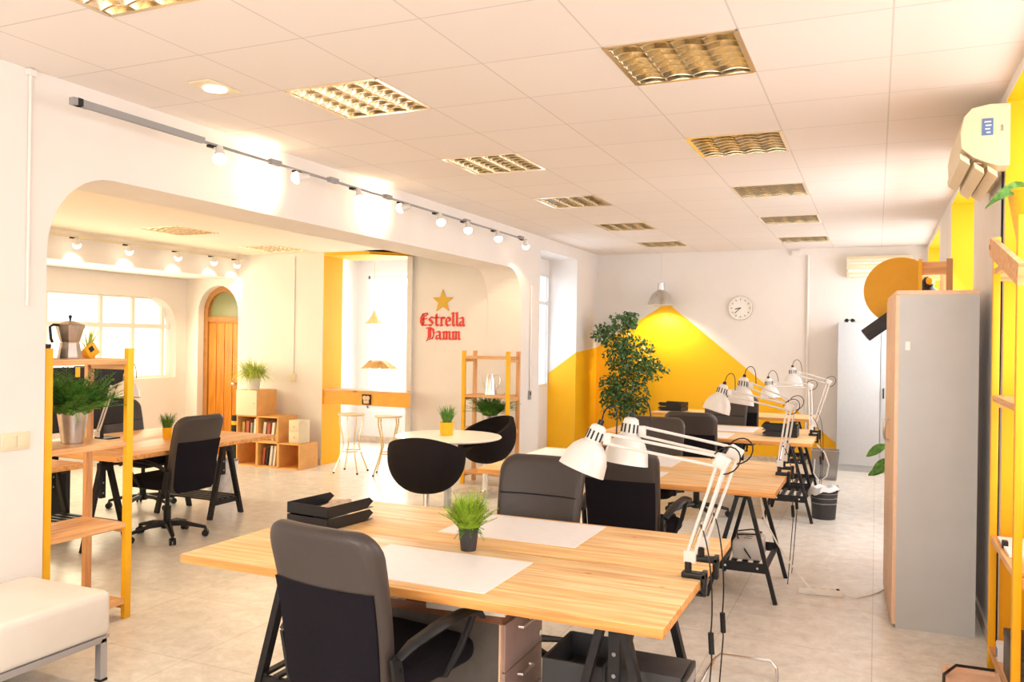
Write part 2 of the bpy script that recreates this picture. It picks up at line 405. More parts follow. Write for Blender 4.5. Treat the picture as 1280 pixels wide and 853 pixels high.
# side room beyond the arch
YS, ZS, XS = 8.85, 2.76, -9.0
b = MB(); holes = [(-7.045, -6.455, 6.26, 6.84), (-7.195, -6.605, 7.96, 8.54)]
xs = sorted({XS - .1, XL - T} | {h[0] for h in holes} | {h[1] for h in holes}); ys = sorted({1.2, 9.4} | {h[2] for h in holes} | {h[3] for h in holes})
for x0_, x1_ in zip(xs, xs[1:]):
    for y0_, y1_ in zip(ys, ys[1:]):
        if not any(h[0] - 1e-6 <= x0_ and x1_ <= h[1] + 1e-6 and h[2] - 1e-6 <= y0_ and y1_ <= h[3] + 1e-6 for h in holes): b.bx(x0_, x1_, y0_, y1_, ZS, ZS + .03)
struct(b.build('ceiling_side', 'ceil2', smooth=False))
b = MB(); b.bx(XS - .1, XL - T, 1.1, 1.2, 0, 2.9); struct(b.build('wall_side_front', 'wall', smooth=False))
# facing wall: left part with arched door recess, opening, then the right part with the lettering
doorpoly = arc(-8.35, 1.98, .36, .38, 180, 0, 14)
poly = [(XS - .1, 0), (-8.71, 0)] + doorpoly + [(-7.99, 0), (-6.58, 0), (-6.58, 2.9), (XS - .1, 2.9)]
b = MB(); b.prism(poly, lambda u, v, d: (u, d, v), YS, YS + .42, sidemats=lambda i: 1 if i == len(poly) - 3 else 0)
struct(b.build('wall_side_back', ['wall', 'yellow'], smooth=False))
b = MB(); b.bx(-5.46, XL - T + .002, 9.25, 9.65, 0, 2.9); struct(b.build('wall_lettering', 'wall', smooth=False))
b = MB(); b.bx(XL - T - .35, XL - T, 9.6, 9.9, 0, 2.9); struct(b.build('wall_pier', 'wall', smooth=False))
b = MB(); b.prism([(-6.58, 8.85), (-5.88, 8.85), (-5.46, 9.25), (-5.46, 9.5), (-6.58, 9.5)], lambda u, v, d: (u, v, d), 2.72, 2.9); struct(b.build('trim_1', 'yellow', smooth=False))
b = MB(); b.bx(-5.9, XL - T, 8.75, 9.3, 2.76, 2.9); struct(b.build('trim_2', 'wall', smooth=False))
# side room left wall with bulkhead and big arched window
XW = -8.92
poly = [(1.2, 0), (8.85, 0), (8.85, 2.9), (1.2, 2.9)]
hole = [(5.0, 1.08)] + [(8.66, 1.08)] + arc(8.26, 1.75, .40, .42, 0, 90) + [(5.0, 2.17)]
b = MB()
tri = geometry.tessellate_polygon([[Vector((*p_, 0)) for p_ in poly], [Vector((*p_, 0)) for p_ in hole[::-1]]])
allp = poly + hole[::-1]
b.add([(XW, u, v) for u, v in allp], [tuple(t) for t in tri])
n_ = len(hole)
b.add([(XW, u, v) for u, v in hole] + [(XW - .25, u, v) for u, v in hole], [(i, (i + 1) % n_, n_ + (i + 1) % n_, n_ + i) for i in range(n_)])
struct(b.build('wall_side_left', 'wall', smooth=False))
b = MB(); b.bx(-8.9, -8.0, 1.2, YS, 2.45, ZS + .05); struct(b.build('trim_3', 'wall', smooth=False))
w = MB()
for yy_ in (5.0, 5.9, 6.62, 6.78, 7.55, 8.05, 8.55): w.bx(XW - .17, XW - .13, yy_ - .022, yy_ + .022, 1.06, 2.2)
for zz in (1.08, 1.78, 2.18): w.bx(XW - .165, XW - .125, 5.0, 8.66, zz - .03, zz + .03)
wo = struct(w.build('window_7', 'whiteplastic', smooth=False))
p = MB(); p.bx(XW - .2, XW - .19, 4.9, 8.8, 1.0, 2.3); p.build('window_pane', 'pane', wo, smooth=False)
# arched door in its recess
d = thing('door_1', '', ''); del d['label'], d['category']; struct(d)
d.location = (-8.35, YS + .16, 0)
outer = [(-.37, 0)] + arc(0, 1.98, .37, .39, 180, 0, 14) + [(.37, 0)]
inner = [(-.29, 0)] + arc(0, 1.98, .29, .30, 180, 0, 14) + [(.29, 0)]
b = MB(); n_ = len(outer)
vs = [(u, -.05, v) for u, v in outer] + [(u, -.05, v) for u, v in inner] + [(u, .03, v) for u, v in outer] + [(u, .03, v) for u, v in inner]
fs = []
for i in range(n_ - 1): fs += [(i, i + 1, n_ + i + 1, n_ + i), (n_ + i, n_ + i + 1, 3 * n_ + i + 1, 3 * n_ + i), (i, i + 1, 2 * n_ + i + 1, 2 * n_ + i)]
b.add(vs, fs); b.bx(-.29, .29, -.04, .02, 1.86, 1.93); b.build('door_frame', 'doorf', d, smooth=False)
b = MB(); b.bx(-.29, .29, -.015, .02, 0, 1.86)
for k in range(4): b.bx(-.285 + k * .145, -.285 + k * .145 + .135, -.025, -.01, .06, 1.84, .004)
b.build('door_leaf', 'door', d, smooth=False)
b = MB(); b.prism([(-.29, 1.93)] + arc(0, 1.98, .29, .30, 180, 0, 14) + [(.29, 1.93)], lambda u, v, q: (u, q, v), 0, .012); b.build('door_transom', 'doorglass', d, smooth=False)
b = MB(); b.cyl((.22, -.02, 1.0), (.22, -.07, 1.0), .012); b.lathe([(0, -.03), (.02, -.025), (.028, 0), (.02, .02), (0, .025)], (.22, -.085, 1.0), 12, axis=(0, -1, 0)); b.build('door_knob', 'alu', d)
# bright room behind the counter
b = MB(); b.bx(-9.5, -5.2, 11.2, 11.3, 0, 2.9); b.bx(-7.75, -7.65, 9.27, 11.2, 0, 2.9); b.bx(-4.5, -4.42, 9.9, 11.3, 0, 2.9)
struct(b.build('wall_far', 'wall', smooth=False))
b = MB(); b.bx(-7.7, -4.42, 9.5, 11.3, 2.9, 3.0); struct(b.build('ceiling_far', 'wall', smooth=False))
w = MB()
for xx in (-7.4, -6.45, -5.5): w.bx(xx - .03, xx + .03, 11.12, 11.17, .55, 2.65)
for zz in (.57, 2.63): w.bx(-7.4, -5.5, 11.12, 11.17, zz - .03, zz + .03)
wo = struct(w.build('window_8', 'white', smooth=False))
p = MB(); p.bx(-7.4, -5.5, 11.17, 11.18, .55, 2.65); p.build('window_pane', 'panefar', wo, smooth=False)
b = MB(); b.bx(-5.53, -5.46, 9.2, 9.3, 0, 2.72); b.bx(-5.56, -5.53, 9.24, 9.27, 0, 2.72); struct(b.build('trim_4', 'white', smooth=False))
# skirtings
b = MB(); b.bx(-7.95, -6.58, YS - .015, YS, 0, .08); struct(b.build('baseboard_side', 'base', smooth=False))
b = MB(); b.bx(-7.6, -4.5, 11.18, 11.2, 0, .1); struct(b.build('baseboard_far', 'base', smooth=False))
b = MB(); b.bx(XR - .015, XR, 4.95, 6.46, 0, .08); b.bx(XR - .015, XR, 8.35, 9.86, 0, .08); b.bx(XR+.36, XR + .345, 3.0, 4.95, 0, .08); struct(b.build('baseboard_right', 'base', smooth=False))
b = MB(); b.bx(XL, XL + .015, -2.2, 2.96, 0, .08); b.bx(XL, XL + .015, 9.24, 9.84, 0, .08); struct(b.build('baseboard_left', 'base', smooth=False))
b = MB(); b.bx(XL + .02, XR, YB - .015, YB, 0, .07); struct(b.build('baseboard_back', 'base', smooth=False))

# ------------------------------------------------------------------ ceiling louvre lights
def louvre(name, label, group, lx=.585, ly=.58):
    t = thing(name, label, 'ceiling light', group=group)
    f = MB(); z = .0
    for a in (-1, 1): f.bx(a * lx / 2 - .012, a * lx / 2 + .012, -ly / 2, ly / 2, -.004, .075); f.bx(-lx / 2, lx / 2, a * ly / 2 - .012, a * ly / 2 + .012, -.004, .075)
    f.bx(-lx / 2, lx / 2, -ly / 2, ly / 2, .09, .1); f.build('housing', 'mirror', t, smooth=False)
    for k in range(4):                       # a curved mirror trough over each lamp row
        m = MB(); x0 = -lx / 2 + .012 + k * (lx - .024) / 4; w_ = (lx - .024) / 4; seg = 8
        vs = []
        for j in range(seg + 1):
            u = -1 + 2 * j / seg; vs += [(x0 + w_ * (u + 1) / 2, -ly / 2 + .01, .082 * (1 - abs(u) ** 2.2) + .002), (x0 + w_ * (u + 1) / 2, ly / 2 - .01, .082 * (1 - abs(u) ** 2.2) + .002)]
        m.add(vs, [(2 * j, 2 * j + 1, 2 * j + 3, 2 * j + 2) for j in range(seg)]); m.build('reflector', 'mirror', t)
    for k in range(7):                       # cross blades
        y_ = -ly / 2 + .01 + (k + .5) * (ly - .02) / 7
        m = MB(); vs = []
        n = 8
        for j in range(n * 4 + 1):
            u = -1 + 2 * (j % n) / n; x_ = -lx / 2 + .012 + j * (lx - .024) / (n * 4)
            dz = .012 * abs(math.sin(math.pi * j / n))
            vs += [(x_, y_ - .006, .0 + dz), (x_, y_ + .006, .0 + dz), (x_, y_, .05)]
        fs = []
        for j in range(n * 4): o_ = 3 * j; fs += [(o_, o_ + 1, o_ + 4, o_ + 3), (o_ + 1, o_ + 2, o_ + 5, o_ + 4), (o_ + 2, o_, o_ + 3, o_ + 5)]
        m.add(vs, fs); m.build('louvre_blade', 'mirror', t)
    return t
left_names = {7: 'square louvred ceiling light cut off by the top-left corner of the picture', 10: 'louvred ceiling light second along the left row, near the round emergency lamp',
              13: 'louvred ceiling light in the middle of the left row', 16: 'louvred ceiling light fourth along the left row from the top',
              19: 'small louvred ceiling light, next to last in the left row towards the back wall', 22: 'louvred ceiling light last in the left row, above the silver pendant lamp'}
right_names = {10: 'largest gold-reflecting louvred ceiling light, first of the right row', 13: 'gold louvred ceiling light second along the right row',
               16: 'pale louvred ceiling light in the middle of the right row', 19: 'whitish louvred ceiling light fourth along the right row', 22: 'whitish louvred ceiling light last in the right row, nearest the back wall'}
first = None
for i, j in lights_at:
    nm = (left_names if i == 1 else right_names)[j]
    loc = (X0 + (i + .5) * TW, Y0 + (j + .5) * TD + (.1 if j == 7 else 0), H)
    if first is None: first = louvre('louvre_light', nm, 'louvred lights in the main ceiling'); first.location = loc
    else: dup(first, nm, loc)
g = louvre('louvre_light', 'louvred ceiling light in the side room seen through the arch, left of two', 'louvred lights in the side room'); g.location = (-6.75, 6.55, ZS)
dup(g, 'louvred ceiling light in the side room behind the spot track, right of two', (-6.9, 8.25, ZS))
b = MB(); b.lathe([(0, .002), (.055, .002), (.062, -.004), (.06, -.02), (.03, -.028), (0, -.03)], (0, 0, 0), 20); t = thing('emergency_light', 'small round lit emergency lamp in the ceiling near the left wall', 'emergency light', (-3.27, 3.42, H))
b.build('glass_dome', 'bulb', t)
f = MB(); f.bx(-.075, .075, -.12, .12, -.012, -.001, .004); f.build('base_plate', 'cream', t)

# ------------------------------------------------------------------ spot tracks
def spot_lamp(loc, tgt, energy, size=R(70), col=(1, .74, .44)):
    l = bpy.data.lights.new('spot_beam', 'SPOT'); l.energy = energy; l.spot_size = size; l.spot_blend = .5; l.color = col; l.shadow_soft_size = .03
    o = bpy.data.objects.new('spot_beam', l); C.objects.link(o); o.location = loc
    o.rotation_euler = (Vector(tgt) - Vector(loc)).to_track_quat('-Z', 'Y').to_euler(); return o
def spot(name, label, group, p, tgt, energy):
    """small spotlight head hanging from the track at p, aimed at tgt"""
    t = thing(name, label, 'spotlight', p, 0, group)
    d_ = (Vector(tgt) - Vector(p)).normalized()
    b = MB(); b.bx(-.014, .014, -.04, .04, -.016, .0, .003); b.build('track_adapter', 'plastic', t)
    b = MB(); b.tube([(0, 0, -.01), (.03, 0, -.02), (.05, 0, -.035)], .006, 8); b.build('stem', 'white', t)
    c = Vector((.055, 0, -.045))
    b = MB(); b.lathe([(.012, -.045), (.018, -.04), (.024, -.01), (.034, .02), (.036, .035), (.031, .035), (.022, -.005), (0, -.01)], c, 16, axis=d_, caps=False); b.build('lamp_head', 'white', t)
    b = MB(); b.lathe([(0, .012), (.03, .02), (.043, .042), (.036, .066), (.018, .08), (0, .084)], c, 14, axis=d_); b.build('bulb', 'bulb', t)
    l = spot_lamp(Vector(p) + c + d_ * .10, tgt, energy, R(150) if tgt[2] > 2.6 else R(70))
    return t
XT, ZT = -3.72, 2.815
b = MB(); b.bx(XT - .017, XT + .017, 2.95, 3.8, ZT - .004, ZT + .03); b.bx(XT - .009, XT + .009, 3.8, 8.72, ZT, ZT + .014)
for yy_ in (2.96, 4.45, 5.1, 5.85, 7.3, 8.66): b.bx(XT - .018, XT + .018, yy_ - .05, yy_ + .05, ZT - .006, ZT + .03)
t = thing('spot_track', 'long grey spotlight track running above the arch', 'track'); b.build('rail', 'grey', t, smooth=False); b = MB(); b.bx(XT - .019, XT + .019, 2.935, 2.965, ZT - .006, ZT + .032); b.build('end_cap', 'plastic', t, smooth=False)
data = [(3.88, (-3.0, 3.2, 0), 60), (4.68, (-3.95, 4.55, 2.78), 8), (5.36, (-3.0, 5.1, 0), 60), (6.05, (-3.95, 6.0, 2.78), 8), (6.66, (-3.0, 6.3, 0), 50), (7.22, (-3.4, 6.9, 0), 50), (7.92, (-3.3, 7.6, 0), 50), (8.68, (-3.95, 9.15, 2.1), 16)]
nm = ['bright track spotlight nearest the dark tube end of the track', 'track spotlight throwing a glare on the wall and ceiling', 'bright track spotlight third along from the left',
      'track spotlight midway along, beside the second glare on the ceiling', 'track spotlight fifth along, above the arch', 'small white track spotlight sixth along',
      'small white track spotlight next to last, over the arch', 'last track spotlight at the far end, lighting the right end of the arch']
for (yy_, tg, en), lb in zip(data, nm): spot('track_spotlight', lb, 'spotlights on the main track', (XT, yy_, ZT), tg, en)
b = MB(); b.bx(-8.0 + .12, -8.0 + .15, 4.2, 8.78, 2.69, 2.715); t = thing('spot_track', 'short spotlight track on the bulkhead of the side room', 'track'); b.build('rail', 'cream', t, smooth=False)
for yy_ in (4.5, 6.4, 8.4):
    b = MB(); b.bx(-8.0, -7.88, yy_ - .01, yy_ + .01, 2.69, 2.71); b.build('wall_bracket', 'cream', t)
side = [(6.2, 'leftmost spotlight on the side room track'), (6.88, 'second spotlight on the side room track from the left'), (7.6, 'middle spotlight on the side room track'), (8.2, 'fourth spotlight on the side room track'), (8.62, 'last spotlight on the side room track beside the arched door')]
for yy_, lb in side: spot('track_spotlight', lb, 'spotlights on the side room track', (-7.865, yy_, 2.69), (-8.0, yy_ + .1, 2.4), 14)

# ------------------------------------------------------------------ office chairs
def office_chair(name, label, loc, rz, group):
    t = thing(name, label, 'chair', loc, rz, group)
    lean = R(12)
    def warp(x, y, z):              # gentle wrap of the sides plus lean to the back
        y2 = y + .10 * (x / .25) ** 2 * .35
        return (x, -.27 + y2 - (z + .28) * math.tan(lean) * .9 + .02 * math.cos(z * 5), z + .712)
    # backrest slab: sitter faces +Y; the rear of the backrest is covered with fabric below and vinyl above
    b = MB(); b.cushion(rrect(.49, .62, .085, 6, .07, .455), .085, .036, warp, n_in=6)
    bo = b.build('backrest', 'vinyl', t)
    # fabric cover stretched over the lower rear of the backrest
    b = MB(); rows = 16; cols = 12; grid = []
    for i in range(rows + 1):
        z = -.30 + .405 * i / rows; hw = .2275 + .0175 * (z + .3) / .6 - .014
        if z < -.24: hw -= .07 * (1 - math.sqrt(max(0, 1 - ((-.24 - z) / .07) ** 2)))
        grid.append([(-hw + 2 * hw * j / cols, z) for j in range(cols + 1)])
    for off in (-.0465, -.040):
        b.add([warp(x, off, z) for r_ in grid for x, z in r_], [(i * (cols + 1) + j, i * (cols + 1) + j + 1, (i + 1) * (cols + 1) + j + 1, (i + 1) * (cols + 1) + j) for i in range(rows) for j in range(cols)])
    b.build('fabric_back_panel', 'mesh', bo)
    # front padding seam and piping
    b = MB(); b.tube([Vector(warp(x, .044, .11)) for x in [-.22 + .44 * k / 10 for k in range(11)]], .004, 6); b.build('seam', 'plastic', bo)
    b = MB()
    def swarp(x, y, z): return (x, z + .03, y + .475 + (.012 if False else 0))
    b.cushion(rrect(.50, .48, .09, 6), .085, .036, lambda x, y, z: (x, z + .03, y + .475), n_in=4); b.build('seat', 'mesh', t)
    b = MB(); b.bx(-.12, .12, -.12, .16, .40, .436, .01); b.bar((0, -.1, .42), (0, -.21, .425), .07, .02); b.build('tilt_mechanism', 'plastic', t)
    b = MB(); b.cyl((0, 0, .09), (0, 0, .26), .03); b.cyl((0, 0, .26), (0, 0, .41), .018); b.build('gas_lift', 'plastic', t)
    b = MB()
    for k in range(5):
        a = R(72 * k + 18); b.tube([(0, 0, .115), (.15 * math.cos(a), .15 * math.sin(a), .11), (.3 * math.cos(a), .3 * math.sin(a), .075)], [.03, .024, .017], 8, flat=.8)
    b.cyl((0, 0, .08), (0, 0, .14), .045); b.build('star_base', 'plastic', t)
    for k in range(5):
        a = R(72 * k + 18); c = Vector((.3 * math.cos(a), .3 * math.sin(a), .028)); n = Vector((-math.sin(a), math.cos(a), 0))
        b = MB(); b.cyl(c - n * .024, c - n * .006, .028); b.cyl(c + n * .006, c + n * .024, .028); b.cyl(c + Vector((0, 0, .01)), c + Vector((0, 0, .05)), .008, seg=8); b.box(c + Vector((0, 0, .018)), (.02, .02, .03)); b.build('caster', 'plastic', t)
    for sx in (-1, 1):
        b = MB(); x = sx * .265
        b.tube([(x, -.26, .595), (x * 1.05, -.2, .63), (x * 1.12, -.08, .66), (x * 1.14, .06, .668), (x * 1.12, .15, .65), (x * 1.08, .21, .61)], [.02, .028, .033, .033, .028, .014], 10, flat=.5)
        b.tube([(x * 1.1, .14, .645), (x * 1.04, .08, .53), (x * .93, .03, .445), (x * .6, .02, .43)], .014, 8)
        b.bar((x * .965, -.225, .42), (x * .965, -.262, .60), .014, .045, (0, 1, 0)); b.bar((x * .965, -.225, .43), (x * .6, -.1, .43), .03, .012)
        for zz in (.47, .55): b.cyl((x * .985, -.24, zz), (x * .985 + sx * .008, -.24, zz), .008, seg=8)
        b.build('armrest', 'plastic', t)
    return t
G1 = 'office chairs at the desks'
oc = office_chair('office_chair', 'large black office chair in the foreground with its back to the camera', (-1.655, 2.645, 0), R(-8), G1)
dup(oc, 'charcoal office chair facing the camera behind the foreground desk', (-1.66, 3.88, 0), R(180))
dup(oc, 'office chair with its back to us at the second desk, behind the lamp shades', (-1.40, 5.20, 0), R(-3))
dup(oc, 'charcoal office chair facing the camera at the far side of the second desk', (-1.70, 6.60, 0), R(180))
dup(oc, 'office chair with black back at the near side of the third desk', (-1.56, 7.98, 0), 0)
dup(oc, 'office chair mostly hidden at the far side of the third desk', (-1.60, 9.55, 0), R(180))
dup(oc, 'farthest office chair, at the near side of the last desk', (-1.55, 10.8, 0), 0)
dup(oc, 'black office chair seen from behind at the side room desk', (-5.30, 5.08, 0), R(90), 'office chairs in the side room')
dup(oc, 'black office chair on the far side of the side room desk', (-6.42, 5.85, 0), R(-90), 'office chairs in the side room')

# ------------------------------------------------------------------ trestle desks
def tabletop(name, label, loc, L, D, rz=0, group=None, th=.036, mt='pine'):
    b = MB(); b.box((0, 0, -th / 2), (L, D, th), None, .004)
    o = b.build(name, [mt, 'pinedge'])
    for p_ in o.data.polygons:
        if abs(p_.normal.z) < .5: p_.material_index = 1
    return tag(o, label, 'tabletop', group, loc, rz)
ZT1 = .745
G2 = 'pine desk tops'
tabletop('pine_tabletop', 'front half of the foreground pine desk top, with an orange front edge', (-1.62, 2.93, ZT1), 2.03, .665, 0, G2)
tabletop('pine_tabletop', 'rear half of the foreground pine desk top, beneath the letter tray', (-1.62, 3.60, ZT1), 2.03, .665, 0, G2)
tabletop('pine_tabletop', 'front half of the second pine desk top, beneath a white lamp', (-1.57, 5.62, ZT1), 2.03, .67, 0, G2)
tabletop('pine_tabletop', 'rear half of the second pine desk top', (-1.57, 6.295, ZT1), 2.03, .67, 0, G2)
tabletop('pine_tabletop', 'front half of the third pine desk top', (-1.55, 8.42, ZT1), 2.03, .68, 0, G2)
tabletop('pine_tabletop', 'rear half of the third pine desk top', (-1.55, 9.105, ZT1), 2.03, .68, 0, G2)
tabletop('pine_tabletop', 'pine top of the last desk by the yellow wall', (-1.70, 11.1, ZT1), 2.0, .72, 0, G2)
tabletop('pine_tabletop', 'right half of the pine desk top in the side room', (-5.45, 5.3, ZT1), .67, 1.76, 0, 'pine desk tops in the side room', mt='pineY')
tabletop('pine_tabletop', 'left half of the pine desk top in the side room', (-6.125, 5.3, ZT1), .67, 1.76, 0, 'pine desk tops in the side room', mt='pineY')
tabletop('pine_tabletop', 'pine desk top behind the yellow shelf with the bucket plant', (-5.75, 3.35, ZT1), 1.3, 1.6, 0, 'pine desk tops in the side room', mt='pineY')

def trestle_steel(name, label, loc, rz, group):
    """splayed steel A-frame pair along local Y with a slatted shelf"""
    t = thing(name, label, 'trestle', loc, rz, group); top = ZT1 - .036 - .002; h = .33
    for sx in (-1, 1):
        for sy in (-1, 1):
            b = MB(); b.bar((sx * .03, sy * .29, top - .02), (sx * .215, sy * .33, 0), .026, .026, (0, 1, 0)); b.build('leg', 'black', t, smooth=False)
    b = MB(); b.bx(-.045, .045, -.36, .36, top - .04, top); b.build('top_bar', 'black', t, smooth=False)
    z = .215; k = .03 + (.185) * (top - z) / top + .004
    for sy in (-1, 1):
        b = MB(); yy_ = sy * (.29 + .04 * (top - z) / top); b.bx(-k, k, yy_ - .008, yy_ + .008, z - .03, z + .03); 
        b.build('shelf_rail', 'black', t, smooth=False)
        b = MB()
        for xx in (-k * .62, k * .62): b.cyl((xx, yy_ + sy * .008, z), (xx, yy_ + sy * .011, z), .008, seg=8)
        b.build('screw', 'chrome', t)
    for q in range(5):
        b = MB(); xx = -k + .02 + q * (2 * k - .04) / 4; b.bx(xx - .018, xx + .018, -.305, .305, z - .012, z); b.build('shelf_slat', 'black', t, smooth=False)
    return t
def trestle_wood(name, label, loc, rz, group, shelf=True):
    """black wooden trestle with a height-adjustable centre post in each A-frame"""
    t = thing(name, label, 'trestle', loc, rz, group); top = ZT1 - .036 - .002
    for sy in (-1, 1):
        for sx in (-1, 1):
            b = MB(); b.bar((sx * .03, sy * .31, .66), (sx * .20, sy * .32, 0), .03, .045, (0, 1, 0)); b.build('leg', 'blackwood', t, smooth=False)
        b = MB(); b.bx(-.022, .022, sy * .31 - .012 - sy * .03, sy * .31 + .012 - sy * .03, .38, top - .025)
        b.cur = 1
        for zz in (.42, .5): b.cyl((0, sy * .31 - sy * .03 - .013, zz), (0, sy * .31 - sy * .03 + .013, zz), .008, seg=8)
        b.build('height_post', ['blackwood', 'grey'], t, smooth=False)
        if shelf: b = MB(); b.bx(-.17, .17, sy * .32 - .012, sy * .32 + .012, .12, .165); b.build('cross_rail', 'blackwood', t, smooth=False)
        b = MB(); b.bx(-.06, .06, sy * .31 - .02, sy * .31 + .02, .6, .66); b.build('apex_block', 'blackwood', t, smooth=False)
    b = MB(); b.bx(-.03, .03, -.35, .35, top - .035, top); b.build('top_bar', 'blackwood', t, smooth=False)
    for q in range(5 if shelf else 0):
        b = MB(); xx = -.14 + q * .07; b.bx(xx - .016, xx + .016, -.33, .33, .166, .18); b.build('shelf_slat', 'blackwood', t, smooth=False)
    return t
G3 = 'black trestles under the desks'
tw = trestle_wood('wooden_trestle', 'black wooden trestle under the right end of the foreground desk', (-.87, 3.24, 0), 0, G3, False)
tw = trestle_wood('wooden_trestle', 'black wooden trestle under the left end of the foreground desk', (-2.30, 3.22, 0), 0, G3)
ts = trestle_steel('steel_trestle', 'black steel trestle with a white box on its shelf, right end of the second desk', (-.78, 5.82, 0), 0, G3)
dup(ts, 'black steel trestle under the hidden left end of the second desk', (-2.35, 5.9, 0))
dup(ts, 'black steel trestle at the right end of the third desk beside the bin', (-.74, 8.46, 0))
dup(ts, 'black steel trestle under the far right of the third desk', (-.76, 9.23, 0))
dup(ts, 'black steel trestle under the right end of the last desk', (-.95, 11.1, 0))
dup(ts, 'black steel trestle under the left end of the last desk', (-2.4, 11.1, 0))
dup(tw, 'black wooden trestle under the far end of the side room desk', (-5.78, 5.92, 0), R(90), 'black trestles in the side room')
dup(tw, 'black wooden trestle under the near end of the side room desk', (-5.78, 4.62, 0), R(90), 'black trestles in the side room')
dup(tw, 'black wooden trestle under the desk behind the yellow shelf', (-5.72, 3.85, 0), R(90), 'black trestles in the side room')

# desk mats
def sheet(label, x0, x1, y0, y1, z=ZT1):
    b = MB(); w_, d_ = x1 - x0, y1 - y0; b.box((0, 0, .001), (w_, d_, .002)); tag(b.build('desk_mat', 'paper', smooth=False), label, 'desk mat', 'white desk mats', ((x0 + x1) / 2, (y0 + y1) / 2, z))
sheet('white desk mat at the front edge of the foreground desk, partly behind the near chair', -1.95, -1.27, 2.67, 3.13)
sheet('white desk mat on the rear half of the foreground desk, behind the grass plant', -1.88, -1.2, 3.44, 3.90)
sheet('white desk mat at the front of the second desk', -2.0, -1.32, 5.32, 5.76)
sheet('white desk mat on the rear half of the second desk', -2.05, -1.36, 6.02, 6.5)
sheet('white desk mat at the left end of the second desk beneath the white lamp shade', -2.56, -2.1, 6.0, 6.56)
sheet('white desk mat at the front of the third desk', -2.0, -1.3, 8.12, 8.6)
sheet('white desk mat on the rear half of the third desk', -1.95, -1.15, 8.8, 9.3)

